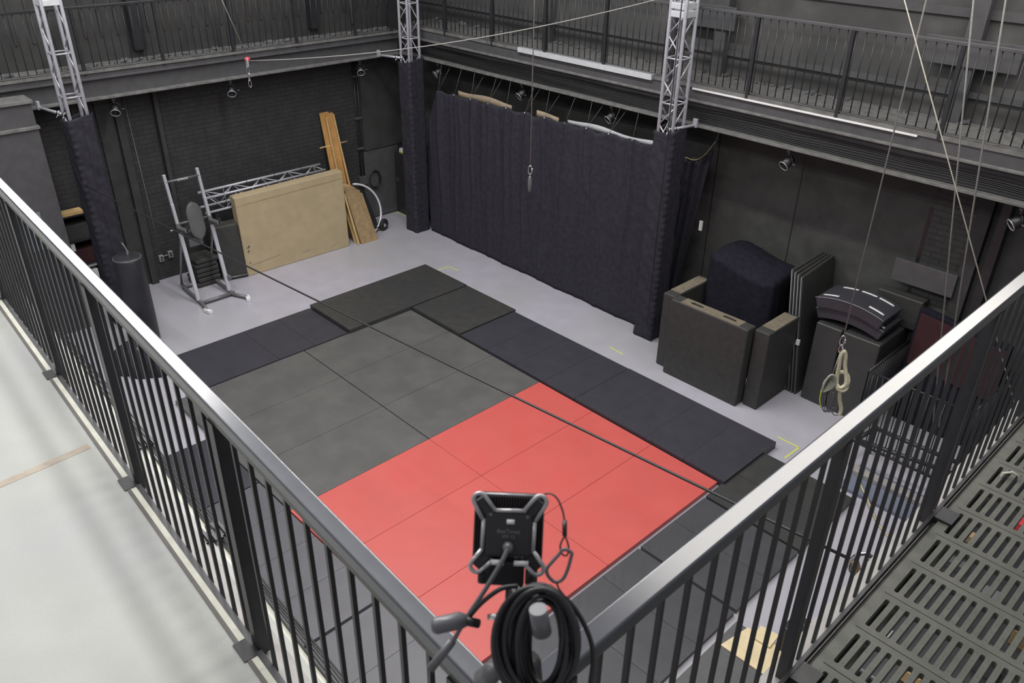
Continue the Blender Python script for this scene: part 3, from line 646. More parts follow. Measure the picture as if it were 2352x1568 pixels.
plank(5.36, 5.41, 5.27, 5.32, -3.44, -3.86, 2.00, 0.02, M_WOOD, 'shorter amber plank inside the bunch on the back wall')
tag(MB().tube([(-3.80, 4.86, 1.74), (-3.79, 5.46, 1.76)], 0.013, 8).build('wooden_peg', M_WOODL), 'pale wooden dowel held crosswise behind the leaning planks', 'dowel')
# scrap boards leaning
def board(y0, y1, xb, xt, zt, m, lab, th=0.02, cut=0.12):
    vs = [(xb, y0, 0.001), (xb, y1, 0.001), (xt + 0.02, y1 - 0.03, zt - cut), (xt, y1 - 0.22, zt), (xt, y0 - 0.03, zt)]
    d = Vector((-th, 0, 0)); n = len(vs)
    return tag(MB().add([Vector(p) for p in vs] + [Vector(p) + d for p in vs], [(0, 1, 2, 3, 4), (9, 8, 7, 6, 5)] + [(i, i + n, (i + 1) % n + n, (i + 1) % n) for i in range(n)]).build('scrap_board', m), lab, 'board', 'scrap boards beside the carton')
board(5.04, 5.42, -2.90, -3.30, 0.98, M_SCRAP, 'front chipped brown board leaning right of cardboard box', 0.02)
board(5.00, 5.40, -2.97, -3.36, 1.03, M_SCRAP, 'second brown board leaning just behind the front board', 0.02)
board(4.97, 5.34, -3.04, -3.42, 1.08, M_WOODL, 'pale board leaning at the back of scrap boards', 0.02)
tag(MB().bar((-2.93, 4.98, 0.01), (-3.20, 4.93, 0.98), 0.02, 0.03).build('wood_strip', M_WOODL), 'thin pale wood strip leaning between carton and boards', 'strip')
# hoop cart
t = thing('hoop_cart', (-3.4, 5.6, 0), 'white tubular hoop cart with black wheel by back wall', 'cart')
MB().tube([(-3.62 + 0.5 * (k / 20) * 0.9, 5.40 + 0.40 * math.sin(math.pi * k / 20) + 0.10 * k / 20, 0.95 - 0.90 * (1 - math.cos(math.pi * k / 20)) / 2) for k in range(21)], 0.022, 10).build('hoop', M_ALUW, t)
MB().tube([(-3.20, 5.50, 0.06), (-3.25, 5.80, 0.12)], 0.02).build('axle', M_STEELD, t)
w_ = MB().lathe((-3.22, 5.80, 0.12), (1, 0.35, 0), [(0.06, -0.03), (0.115, -0.03), (0.12, -0.015), (0.12, 0.015), (0.115, 0.03), (0.06, 0.03)], 28).build('wheel', M_RUBBER, t)
MB().lathe((-3.19, 5.81, 0.12), (1, 0.35, 0), [(0.045, 0), (0.045, 0.006), (0.015, 0.012)], 20).build('hub_cap', M_CHROME, w_)
MB().lathe((-3.60, 5.38, 0.93), (0.5, -0.3, 0.4), [(0.02, 0), (0.03, 0.02), (0.02, 0.05)], 12).build('end_cap', M_STEEL, t)
MB().hexa([(-3.56, 5.42, 0.05), (-3.25, 5.46, 0.05), (-3.25, 5.72, 0.05), (-3.56, 5.72, 0.05), (-3.66, 5.40, 0.80), (-3.60, 5.42, 0.80), (-3.60, 5.68, 0.7), (-3.66, 5.68, 0.7)]).build('black_panel', M_BLKPL, t, 0.01)

# punching bag + slumped bag
t = thing('punching_bag', (-1.96, 0.42, 0), 'tall black vinyl punching bag standing upright by left column', 'punching bag')
MB().lathe((-1.96, 0.42, 0.01), (0, 0, 1), [(0.19, 0), (0.205, 0.02), (0.21, 0.4), (0.205, 1.0), (0.20, 1.36), (0.185, 1.40), (0.12, 1.405)], 32).build('body', mat('bag_vinyl', (0.03, 0.03, 0.036), 0.42, var=0.15), t)
MB().tube([(-1.96 + 0.19 * math.cos(a), 0.42 + 0.19 * math.sin(a), 1.40) for a in [6.283 * k / 28 for k in range(28)]], 0.010, 6, closed=True).build('rim', M_VINYL, t)
MB().tube(smooth([Vector((-2.10, 0.50, 1.40)), Vector((-2.16, 0.48, 1.50)), Vector((-2.10, 0.44, 1.58)), Vector((-2.04, 0.46, 1.50)), Vector((-2.0, 0.45, 1.41))], 4), 0.012, 6).build('hanging_strap', M_GUN, t)
def blob(u, v):
    a = u * 6.2832; h = math.sin(v * math.pi / 2); rr = math.cos(v * math.pi / 2) ** 0.6
    w1 = 1 + 0.12 * math.sin(a * 3 + 1) + 0.06 * math.sin(a * 7 + v * 4)
    return (-1.30 + 0.45 * rr * w1 * math.cos(a), 0.12 + 0.40 * rr * w1 * math.sin(a), 0.008 + 0.34 * h * (1 + 0.1 * math.sin(a * 2)))
t = thing('duffel_bag', (-1.30, 0.12, 0), 'black sack slumped on the floor beside the punching bag', 'bag')
MB().grid(blob, 40, 14).build('body', M_CLOTH, t)
MB().tube([(-1.15, 0.05, 0.30), (-1.08, 0.0, 0.42), (-1.0, 0.02, 0.36), (-0.98, 0.0, 0.25)], 0.010, 6).build('buckle_strap', M_PIPING, t)

# ------------------------------------------------------------------ right side mats
def slab(name, x0, x1, y0, y1, z0, z1, m, lab, topm=None, inset=0.05, handles=0, bev=0.02, grp=None, cat='mat'):
    t = thing(name, ((x0 + x1) / 2, (y0 + y1) / 2, z0), lab, cat, grp)
    MB().box(x0, x1, y0, y1, z0 + 0.003, z1).build('pad', m, t, bev, 3)
    if topm:
        if x1 - x0 > y1 - y0: MB().box(x0 + inset * 3, x1 - inset * 3, y0 + 0.012, y1 - 0.012, z1 - 0.003, z1 + 0.003).build('worn_top_strip', topm, t)
        else: MB().box(x0 + 0.012, x1 - 0.012, y0 + inset * 3, y1 - inset, z1 - 0.003, z1 + 0.003).build('worn_top_strip', topm, t)
    for k in range(handles):
        cx = x0 + (x1 - x0) * (0.3 if k == 0 else 0.72)
        MB().tube([(cx - 0.10, (y0 + y1) / 2, z1 + 0.004), (cx - 0.05, (y0 + y1) / 2 - 0.01, z1 + 0.022), (cx + 0.05, (y0 + y1) / 2 - 0.01, z1 + 0.022), (cx + 0.10, (y0 + y1) / 2, z1 + 0.004)], 0.009, 6).build('handle', M_BLKPL, t)
    return t
slab('crash_mat', 3.96, 5.20, 5.60, 5.80, 0, 1.20, M_FOAM, 'big upright black crash mat with two handles along its worn olive top', M_OLIVE, handles=2)
slab('crash_mat', 3.74, 3.94, 5.72, 6.60, 0, 1.18, M_FOAM, 'upright black crash mat set edge-on at left of the big one', M_OLIVE)
slab('crash_mat', 5.22, 5.44, 5.74, 6.50, 0, 1.18, M_FOAM, 'upright black crash mat set edge-on at right of the big one', M_OLIVE)
# covered pile
def cover(u, v):
    a = u * 2 * math.pi; ca, sa = math.cos(a), math.sin(a); k = min(1 / max(abs(ca), abs(sa)), 1.28)
    w1 = min(1, v / 0.72); t_ = max(0, (v - 0.72) / 0.28)
    prof = 1 - t_ ** 3 if t_ < 0.6 else (1 - 0.216) * (1 - t_) / 0.4
    fold = 0.03 * math.sin(a * 17 + v * 2) * (1 - w1 * 0.8) + 0.012 * math.sin(a * 31) * (1 - w1)
    flare = 1 + 0.05 * (1 - w1) + fold
    x = 4.47 + 0.53 * k * ca * prof * flare; y = 6.84 + 0.44 * k * sa * prof * flare
    top = 1.52 - 0.10 * (x - 4.47) + 0.03 * math.sin(x * 5) - 0.10 * abs(y - 6.84)
    return (x, y, 0.01 + top * w1 + 0.13 * math.sin(t_ * math.pi / 2))
tag(MB().grid(cover, 120, 40).build('draped_pile', M_CLOTHD, solid=0.004), 'tall pile draped in dark navy cloth behind upright crash mats', 'covered pile')
# leaning thin mats
LBL = on('Y', 6.49, 1845, 792)
for k in range(4):
    x = 5.42 + 0.050 * k
    t = thing('gym_mat', (x, 6.85, 0), ['thin black gym mat leaning on the wall, nearest the draped pile', 'second thin black gym mat in the leaning row', 'third thin black gym mat in the leaning row',
              'thin black gym mat with white label, rightmost of the leaning row'][k], 'mat', 'thin gym mats leaning on right wall')
    x2 = x + 0.0
    MB().hexa([(x, 6.50, 0.003), (x + 0.04, 6.50, 0.003), (x + 0.04 , 7.36, 0.003), (x, 7.36, 0.003), (x - 0.26, 6.54, 1.78 - 0.02 * k), (x - 0.22, 6.54, 1.78 - 0.02 * k), (x - 0.22, 7.38, 1.80), (x - 0.26, 7.38, 1.80)]).build('pad', M_MATDK, t, 0.014, 3)
    MB().tube([(x + 0.02, 6.495, 0.02), (x - 0.24, 6.535, 1.77 - 0.02 * k)], 0.006, 5).build('piping', M_PIPING, t)
    if k == 3: MB().box(x - 0.11, x - 0.06, 6.49, 6.515, LBL.z - 0.04, LBL.z + 0.04).build('white_label', M_WHITE, t)
# big box mats on right
slab('crash_mat', 5.68, 6.04, 6.50, 7.36, 0, 1.20, M_MATDK, 'dark upright block mat under the pair of curved pads, left half', bev=0.02)
slab('crash_mat', 6.06, 6.56, 6.50, 7.36, 0, 1.20, M_MATDK, 'dark upright block mat under curved pads, right half beside the barred rack', bev=0.02)
slab('crash_mat', 6.10, 6.70, 7.20, 7.395, 1.20, 1.62, M_MATDK, 'dark mat standing behind the curved pads against right wall', bev=0.015)
def curved(z, y0, label, straps, sx=0.0, sh=0.0):
    t = thing('curved_pad', (6.05 + sx, y0 + 0.2, z), label, 'pad', 'curved pads on the block mats')
    R = 1.25; a0, a1 = -0.34, 0.34; th = 0.15; cx = 6.05 + sx; cz = z - R * math.cos(0.34) + 0.0
    def pt(a, r, y): return (cx + r * math.sin(a), y + 0.25 * math.sin(a) * 0.0, cz + r * math.cos(a))
    n = 16; vs = []; 
    for i in range(n + 1):
        a = a0 + (a1 - a0) * i / n
        vs += [pt(a, R, y0), pt(a, R + th, y0), pt(a, R + th, y0 + 0.55), pt(a, R, y0 + 0.55)]
    fs = []
    for i in range(n):
        for k in range(4): fs.append((i * 4 + k, (i + 1) * 4 + k, (i + 1) * 4 + (k + 1) % 4, i * 4 + (k + 1) % 4))
    fs += [(0, 1, 2, 3), (n * 4 + 3, n * 4 + 2, n * 4 + 1, n * 4)]
    MB().add(vs, fs).build('pad', M_MATBLU, t, 0.012, 2)
    MB().tube([pt(a0 + (a1 - a0) * i / n, R + th, y0 - 0.002) for i in range(n + 1)], 0.006, 5).build('piping', M_PIPING, t)
    for (f, yy) in straps:
        mb = MB(); a = a0 + (a1 - a0) * f
        mb.grid(lambda u, v, a=a, yy=yy: pt(a - 0.075 + 0.15 * u, R + th + 0.006, yy + 0.045 * v), 6, 1); mb.build('white_strip', M_WHITE, t, solid=0.003)
    return t
curved(1.225, 6.56, 'lower curved black pad lying on the dark block mats', [(0.85, 6.62)], 0.02)
curved(1.385, 6.52, 'upper curved black pad with white strips, topmost of the pair', [(0.18, 6.60), (0.28, 6.95), (0.55, 6.95), (0.80, 6.95), (0.82, 6.62)], 0.0)

# wire cage / barred rack and gear right
t = thing('barred_rack', (6.75, 6.6, 0), 'black barred steel rack standing beside the block mats', 'rack')
def bars(a, b, n, z0, z1, r=0.008):
    a = Vector(a); b = Vector(b)
    for i in range(n + 1):
        q = a.lerp(b, i / n); MB().tube([(q.x, q.y, z0), (q.x, q.y, z1)], r, 6).build('bar', M_STEELD, t)
    for z in (z0, z1): MB().tube([(a.x, a.y, z), (b.x, b.y, z)], 0.014, 6).build('frame_rail', M_STEELD, t)
bars((6.66, 6.05, 0), (6.66, 7.30, 0), 22, 0.02, 1.06)
bars((6.66, 6.05, 0), (7.9, 6.05, 0), 20, 0.02, 1.06)
bars((7.9, 6.05, 0), (7.9, 7.30, 0), 18, 0.02, 1.06)
t = thing('folding_screen', (7.0, 7.1, 0), 'dark panel draped with maroon and black fabric behind the barred rack', 'screen')
MB().hexa([(6.72, 6.98, 0.02), (7.85, 6.98, 0.02), (7.85, 7.12, 0.02), (6.72, 7.12, 0.02), (6.72, 7.05, 1.62), (7.85, 7.05, 1.50), (7.85, 7.15, 1.50), (6.72, 7.15, 1.62)]).build('panel', M_CLOTHD, t, 0.01)
MB().hexa([(6.76, 6.985, 0.85), (7.83, 6.985, 0.75), (7.83, 7.0, 0.75), (6.76, 7.0, 0.85), (6.76, 7.02, 1.56), (7.83, 7.02, 1.44), (7.83, 7.05, 1.44), (6.76, 7.05, 1.56)]).build('maroon_cloth', M_MAROON, t, 0.004)
t = thing('crossbar_stand', (7.5, 5.9, 0), 'black tubular frame with crossbars lying on floor beyond right railing', 'frame')
for (a, b) in (((6.9, 5.55), (8.0, 5.75)), ((6.95, 5.95), (8.0, 6.0)), ((6.9, 5.55), (6.95, 5.98)), ((8.0, 5.75), (8.0, 6.0))):
    MB().tube([(*a, 0.40), (*b, 0.40)], 0.028, 8).build('top_bar', M_STEELD, t)
for (x, y) in ((6.9, 5.55), (6.95, 5.97), (8.0, 5.74), (8.0, 6.0)): MB().tube([(x, y, 0.0), (x, y, 0.40)], 0.02, 8).build('leg', M_STEELD, t)
bxo('blue_grey_mat', 7.0, 8.28, 5.05, 5.60, 0.001, 0.05, mat('blue_grey_vinyl', (0.16, 0.18, 0.24), 0.4, var=0.06), 'blue-grey mat lying on floor seen through the right railing', 'mat')
bxo('floor_bench', 6.98, 8.28, 5.35, 5.48, 0.051, 0.11, M_PLATE, 'pale grey rail across the far side of blue-grey mat', 'rail')
# black equipment masses beyond (right)
slab('case_or_filler', 8.1, 9.4, 6.6, 7.38, 0, 1.9, M_STEELD, 'tall black equipment case against the wall beyond right railing', bev=0.01, cat='case')
slab('case_or_filler', 8.3, 9.0, 5.9, 6.5, 0, 0.9, M_STEELD, 'lower black equipment case in front of the tall one', bev=0.01, cat='case')
# steel pipes with gleaming couplings, standing rack
t = thing('pipe_rack', (9.6, 6.2, 0), 'rack of upright grey pipes with gleaming couplings beyond right railing', 'pipe rack')
for k in range(7):
    x = 8.95 + 0.10 * k; y = 5.55 + 0.02 * (k % 2)
    MB().tube([(x, y, 0.01), (x, y, 2.9)], 0.016, 8).build('pipe', M_GUN, t)
    for z in (1.1, 1.5, 1.9):
        MB().lathe((x, y, z), (0, 0, 1), [(0.018, 0), (0.022, 0.01), (0.022, 0.05), (0.018, 0.06)], 10).build('coupling', M_CHROME, t)
MB().box(8.9, 9.62, 5.50, 5.62, 0.0, 0.03).build('base', M_STEELD, t)
MB().box(8.9, 9.62, 5.53, 5.60, 2.1, 2.14).build('crossbar', M_STEELD, t)
# rope lying over blue mat
cable([(6.95, 5.52, 0.07), (7.1, 5.35, 0.065), (7.2, 5.2, 0.065), (7.35, 5.05, 0.062), (7.5, 4.9, 0.02), (7.65, 4.75, 0.014), (7.85, 4.62, 0.014), (8.1, 4.5, 0.014)], 0.013, mat('straw_rope', (0.45, 0.40, 0.24), 0.9, var=0.3, scale=90), 'floor_rope', 'straw-coloured rope trailing over the floor beyond right railing', 'rope')
# wooden board + black machine under right rail, dark floor mat
mp_ = mat('bright_pine', (0.72, 0.60, 0.38), 0.5, var=0.08, scale=8)
def sheet(px_, z0, z1, label):
    c_ = [on('Z', z1, *p) for p in px_]
    return tag(MB().hexa([Vector((p.x, p.y, z0)) for p in c_] + c_).build('plywood_sheet', mp_), label, 'board')
sheet([(1655, 1480), (1760, 1552), (1812, 1500), (1718, 1440)], 0.121, 0.135, 'pale pine plywood sheet under the right railing')
sheet([(1728, 1462), (1748, 1436), (1790, 1458), (1768, 1486)], 0.137, 0.155, 'small pine offcut on top of the plywood sheet')
bxo('dark_platform', 7.36, 8.28, -0.6, 2.3, 0.0, 0.119, mat('asphalt_grey_mat', (0.10, 0.10, 0.105), 0.6, var=0.08, scale=20), 'low dark grey platform mat beneath the pine plywood sheet', 'platform')
wq = on('Z', 0.13, 1822, 1492)
t = thing('winch_box', (wq.x, wq.y, 0.12), 'black box with carrying handle standing beside the plywood sheet', 'box')
MB().box(wq.x - 0.12, wq.x + 0.16, wq.y - 0.10, wq.y + 0.16, 0.12, 0.42).build('body', M_STEELD, t, 0.02)
MB().tube([(wq.x - 0.08, wq.y, 0.42), (wq.x - 0.05, wq.y, 0.48), (wq.x + 0.08, wq.y, 0.48), (wq.x + 0.12, wq.y, 0.42)], 0.01).build('handle', M_STEEL, t)

# ------------------------------------------------------------------ near left catwalk (rotated slightly)
CN = Vector((9.075, -2.425, 0))       # corner of the two near railings
dirL = Vector((-1, 0.0455, 0)).normalized(); outL = Vector((-0.0455, -1, 0)).normalized()   # outL = towards the deck (away from the court)
def LP(s, d, z): p = CN + dirL * s + outL * d; return Vector((p.x, p.y, z))
def lbox(mb, s0, s1, d0, d1, z0, z1):
    return mb.hexa([LP(s0, d0, z0), LP(s1, d0, z0), LP(s1, d1, z0), LP(s0, d1, z0), LP(s0, d0, z1), LP(s1, d0, z1), LP(s1, d1, z1), LP(s0, d1, z1)])
SL = 11.95
def s_at(u, v, z):      # where a pixel's sight line meets the railing's vertical plane
    d = ray(u, v); n = outL; tt = (CN - CAM).dot(n) / d.dot(n); return (CAM + d * tt - CN).dot(dirL)
ck = thing('catwalk', (4, -3.2, 3.7), 'near left catwalk with pale concrete deck and pale steel ledge', 'catwalk')
lbox(MB(), -0.03, SL, 0.075, 4.0, 3.72, DZ).build('concrete_deck', M_OFFW, ck)
lbox(MB(), -0.6, SL, 0.060, 0.075, 3.70, DZ + 0.004).build('edge_angle', M_BROWN, ck)
lbox(MB(), -0.6, SL, 0.036, 0.060, 3.70, DZ + 0.002).build('edge_trim', M_LEDGE, ck)
lbox(MB(), -0.6, SL, -0.060, 0.036, 3.80, 3.82).build('base_plate', M_PLATE, ck)
lbox(MB(), -0.3, SL, -0.252, -0.155, 3.325, 3.34).build('ledge_plate', M_OFFW, ck)
lbox(MB(), -0.3, SL, -0.284, -0.06, 3.30, 3.324).build('lower_flange', M_LEDGE, ck)
lbox(MB(), -0.3, SL, -0.08, -0.06, 3.324, 3.80).build('web', M_PLATE, ck)
for k, dd in enumerate((-0.284, -0.296, -0.308, -0.320, -0.332)):
    o = MB().tube([LP(-0.3 + (SL + 0.3) * i / 40, dd + 0.004 * math.sin(i * 1.3 + k), 3.335 + 0.002 * math.sin(i * 0.9 + k * 2)) for i in range(41)], 0.0045, 6).build('black_cable', M_BLKPL)
    tag(o, 'black cable in the bundle under the near left railing', 'cable', 'parallel cables under the near left railing')
for k, (u, v) in enumerate(((480, 1250), (292, 940))):
    dd = ray(u, v); n = outL; q = LP(0, -0.24, 0); tt = (q - CAM).dot(n) / dd.dot(n); s0 = (CAM + dd * tt - CN).dot(dirL)
    t = thing('cable_bracket', LP(s0, -0.25, 3.36), ['black multi-prong cable bracket on the cable bundle, nearer one', 'black multi-prong cable bracket on cable bundle, farther one'][k], 'bracket')
    lbox(MB(), s0 - 0.04, s0 + 0.04, -0.34, -0.16, 3.342, 3.352).build('plate', M_STEELD, t)
    for j in range(6): lbox(MB(), s0 - 0.07, s0 + 0.07, -0.33 + 0.03 * j, -0.318 + 0.03 * j, 3.352, 3.37).build('prong', M_STEELD, t)
t = thing('railing', CN + Vector((0, 0, DZ)), 'near left black railing with glossy flat top rail above pale deck', 'railing')
ZT = 4.95
lbox(MB(), -0.035, SL, -0.024, 0.024, ZT - 0.045, ZT).build('top_rail', M_RAIL, t, 0.006, 3)
lbox(MB(), -0.02, SL, -0.012, 0.016, ZT - 0.075, ZT - 0.047).build('under_rail', M_RAILSIDE, t)
lbox(MB(), -0.02, SL, 0.008, 0.034, DZ - 0.06, DZ - 0.01).build('bottom_rail', M_STEEL, t)
postL = [1.385 + 1.235 * k for k in range(-1, 9)]
for s in postL:
    if s < 0.1: continue
    lbox(MB(), s - 0.022, s + 0.022, -0.022, 0.022, DZ - 0.04, ZT - 0.075).build('post', M_STEELD, t)
    lbox(MB(), s - 0.05, s + 0.05, 0.035, 0.085, DZ - 0.05, DZ + 0.006).build('post_bracket', M_STEELD, t)
n = 0; s = postL[1] - 1.235
while s < SL - 0.2 and n < 99:
    s += 1.235 / 11
    if min(abs(s - a) for a in postL) < 0.04 or s < 0.03: continue
    lbox(MB(), s - 0.0065, s + 0.0065, -0.0065, 0.0065, DZ - 0.05, ZT - 0.072).build('baluster', M_STEELD, t); n += 1
# faded tape on deck
mb = MB(); a = on('Z', DZ, -10, 1118); b = on('Z', DZ, 205, 1024)
mb.bar(a + Vector((0, 0, 0.001)), b + Vector((0, 0, 0.001)), 0.045, 0.001)
tag(mb.build('floor_tape', M_STAIN), 'faded orange tape line crossing the pale near left deck', 'tape')

# ------------------------------------------------------------------ near right catwalk
XR = 9.075
t2 = thing('catwalk', (10, 1, 3.6), 'near right catwalk decked with slotted grey grating planks', 'catwalk')
MB().box(9.02, 9.12, -2.5, 6.5, 3.78, 3.80).build('base_plate', M_PLATE, t2)
MB().box(9.14, 9.165, -2.5, 6.5, 3.76, 3.868).build('kerb_channel', M_GRATE, t2)
MB().box(8.86, 9.06, -2.5, 6.5, 3.30, 3.33).build('lower_flange', M_FLANGE, t2) if False else None
MB().box(9.08, 9.10, -2.5, 6.5, 3.30, 3.78).build('web', M_STEELD, t2)
MB().box(9.10, 9.225, -2.5, 6.5, 3.775, 3.79).build('upper_flange', M_GRATE, t2)
row = 0; yb = -0.905 - 0.248 * 14
while yb < 4.6:
    y0 = yb; mb = MB(); z0, z1 = DZ - 0.03, DZ; XE = 10.75
    mb.box(9.165, XE, y0, y0 + 0.030, z0, z1); mb.box(9.165, XE, y0 + 0.030 + 0.185, y0 + 0.244, z0, z1)
    x = 9.165; wslot = 0.0185; pitch = 0.0402
    ya, yc = y0 + 0.030, y0 + 0.215
    while x < XE - 0.03:
        mb.box(x, x + pitch - wslot, ya, yc, z0, z1)
        xs0, xs1 = x + pitch - wslot, x + pitch; e = 0.005
        for (cx, cy, sx_, sy_) in ((xs0, ya, 1, 1), (xs1, ya, -1, 1), (xs0, yc, 1, -1), (xs1, yc, -1, -1)):
            vs = [(cx, cy, z0), (cx + e * sx_, cy, z0), (cx, cy + e * sy_, z0), (cx, cy, z1), (cx + e * sx_, cy, z1), (cx, cy + e * sy_, z1)]
            mb.add(vs, [(3, 4, 5) if sx_ * sy_ > 0 else (5, 4, 3), (1, 2, 5, 4)])
        x += pitch
    mb.build('grating_plank', M_GRATE, t2)
    yb += 0.248; row += 1
# handle stuck in grating
q = on('Z', DZ, 2300, 1095)
tag(MB().tube([q + Vector((0, 0, -0.03)), q + Vector((0.0, 0.005, 0.02)), q + Vector((0.03, 0.03, 0.03)), q + Vector((0.06, 0.04, 0.02)), q + Vector((0.07, 0.035, -0.03))], 0.006, 8).build('cable_hook', M_LEDGE), 'small pale bent hook poking out of the grating deck', 'hook')
t = thing('railing', (XR, -2.4, DZ), 'near right black railing with glossy flat top rail above grating deck', 'railing')
MB().box(XR - 0.026, XR + 0.030, -2.46, 6.4, ZT - 0.04, ZT).build('top_rail', M_RAIL, t, 0.006, 3)
MB().box(XR - 0.012, XR + 0.016, -2.40, 6.4, ZT - 0.07, ZT - 0.041).build('under_rail', M_RAILSIDE, t)
MB().box(9.12, 9.14, -2.5, 6.4, 3.80, 3.85).build('kerb_filler', M_GRATE, t2)
MB().box(XR + 0.028, XR + 0.043, -2.46, 6.4, DZ - 0.02, DZ + 0.015).build('bottom_rail', M_STEELD, t)
postR = [-1.015 + 1.24 * k for k in range(-1, 7)]
for y in postR:
    MB().box(XR - 0.019, XR + 0.019, y - 0.019, y + 0.019, 3.80, ZT - 0.07).build('post', M_STEELD, t)
    MB().box(XR + 0.03, XR + 0.12, y - 0.05, y + 0.05, DZ - 0.05, DZ + 0.012).build('post_bracket', M_STEELD, t)
y = postR[0]
while y < 6.3:
    y += 1.24 / 11
    if min(abs(y - a) for a in postR) < 0.04: continue
    MB().box(XR - 0.0065, XR + 0.0065, y - 0.0065, y + 0.0065, 3.80, ZT - 0.068).build('baluster', M_STEELD, t)
MB().lathe((XR, -2.425, 3.8), (0, 0, 1), [(0.03, 0), (0.03, ZT - 3.80 - 0.05)], 12).build('corner_post', M_STEELD, t)
mb = MB(); yb = -0.905 - 0.248 * 2
while yb < 2.6:
    x = 9.165 + 0.0108
    while x < 10.6:
        for q_ in (0.045, 0.10, 0.155, 0.205):
            mb.lathe((x, yb + q_, DZ), (0, 0, 1), [(0.0014, 0.0), (0.0014, 0.0006)], 6)
        x += 0.0402
    yb += 0.248
o = mb.build('anti_slip_dots', M_STEELD, t2); o['kind'] = 'stuff'
# black blocks added to darken the grating slots, small boxes on top
random.seed(5)
names = ['nearest the corner', 'second from the corner', 'third from the corner', 'fourth from the corner', 'fifth from the corner', 'sixth from the corner', 'farthest from the corner']
for k in range(7):
    y = -2.7 + 1.13 * k; hh = 0.75 + 0.12 * ((k * 2) % 3)
    t = thing('case_or_filler', (10.1, y + 0.5, 0), 'added black block darkening the grating slots, ' + names[k], 'case', 'black blocks added below the grating')
    MB().box(8.32, 11.6, y, y + 1.06, 0.001, hh).build('body', M_STEELD, t, 0.015)
    MB().box(8.33, 11.59, y + 0.01, y + 0.03, hh, hh + 0.006).build('edge_trim', M_GUN, t)
    for j in range(4):
        x = 8.50 + 0.36 * j + 0.1 * (k % 2); mm = [M_SCRAP, M_RED, M_CONGREY, M_WOODL, M_STEEL, M_GUN][(k * 2 + j) % 6]
        lab = ['brown box', 'dark red box', 'pale grey box', 'tan box', 'charcoal box', 'dim grey box'][(k * 2 + j) % 6]
        yy = y + 0.15 + 0.25 * ((j * 2 + k) % 3)
        bxo('small_box', x, x + 0.16, yy, yy + 0.10 + 0.05 * j, hh + 0.001, hh + 0.08 + 0.04 * j, mm, lab + ' on the added block ' + names[k] + ' glimpsed through grating slots', 'box', 'small boxes glimpsed through the grating')
# ------------------------------------------------------------------ ropes
def rope(pts, r, m, name, label, sag=0):
    if len(pts) == 2 and sag:
        a, b = Vector(pts[0]), Vector(pts[1]); pts = [a.lerp(b, i / 24) - Vector((0, 0, sag * 4 * (i / 24) * (1 - i / 24))) for i in range(25)]
    return tag(MB().tube(pts, r, 8).build(name, m), label, 'rope')
A = on('Y', 6.1, 1560, -5); 
PU = on('X', -2.2, 570, 140)
rope([PU + Vector((0, 0.02, 0)), Vector((3.10, 6.10, 5.02))], 0.0075, M_ROPE, 'tension_rope', 'long taut grey rope from red pulley across to near truss column', sag=0.17)
rope([PU + Vector((0, 0, 0.05)), PU + (on('X', -2.2, 505, -8) - PU) * 1.6], 0.007, M_ROPE, 'tension_rope', 'thin grey rope rising from red pulley out of the picture')
t = thing('pulley', PU, 'red pulley with shackles dangling on the taut rope at upper left', 'pulley')
MB().lathe(PU + Vector((-0.02, 0, 0.02)), (0.9, -0.4, 0), [(0.038, 0), (0.042, 0.006), (0.026, 0.012), (0.042, 0.018), (0.038, 0.024)], 20).build('sheave', M_RED, t)
MB().obox(PU + Vector((0, -0.02, -0.02)), (1, 0, 0), (0, 1, 0), (0, 0, 1), 0.03, 0.012, 0.06).build('cheek_plate', M_ALU, t, 0.005)
for k in range(3):
    cc = PU + Vector((0, -0.02, -0.13 - 0.10 * k)); n1 = Vector((1, 0, 0)) if k % 2 else Vector((0, 1, 0))
    MB().tube([cc + n1 * (0.022 * math.cos(a)) + Vector((0, 0, 0.055 * math.sin(a))) for a in [6.283 * i / 16 for i in range(16)]], 0.008, 6, closed=True).build('shackle', M_CHROME, t)
# black rope across the court
rope([Vector((-2.62, 0.30, 2.34)), Vector((8.86, 0.17, 3.42))], 0.0085, M_BLKPL, 'floor_crossing_rope', 'long black rope stretched diagonally over the mats to right railing', sag=0.02)
t = thing('carabiner', (8.88, 0.17, 3.42), 'chrome carabiner and shackle holding the black rope below right railing', 'carabiner')
for k, (cx, cz, ww, hh) in enumerate(((8.89, 3.42, 0.045, 0.075), (8.96, 3.45, 0.04, 0.07))):
    MB().tube([(cx + ww * math.cos(a), 0.17 + 0.03 * math.cos(a), cz + hh * math.sin(a)) for a in [6.283 * i / 20 for i in range(20)]], 0.011, 6, closed=True).build('ring', M_CHROME, t)
MB().box(8.93, 9.08, 0.13, 0.21, 3.34, 3.38).build('anchor_bracket', M_STEELD, t, 0.005)
MB().obox((8.88, 0.15, 3.40), (1, 0, 0.5), (0, 1, 0), (-0.5, 0, 1), 0.012, 0.02, 0.05).build('thimble', M_SCRAP, t, 0.004)
q = on('Y', 6.08, 1566, 0)
tag(MB().tube([(q.x, 6.08, 0.3), (q.x + 0.01, 6.08, 2.5), (q.x, 6.08, 8.4)], 0.009, 6).build('hanging_cable', M_BLKPL), 'black cable hanging straight down beside the near truss column', 'cable')
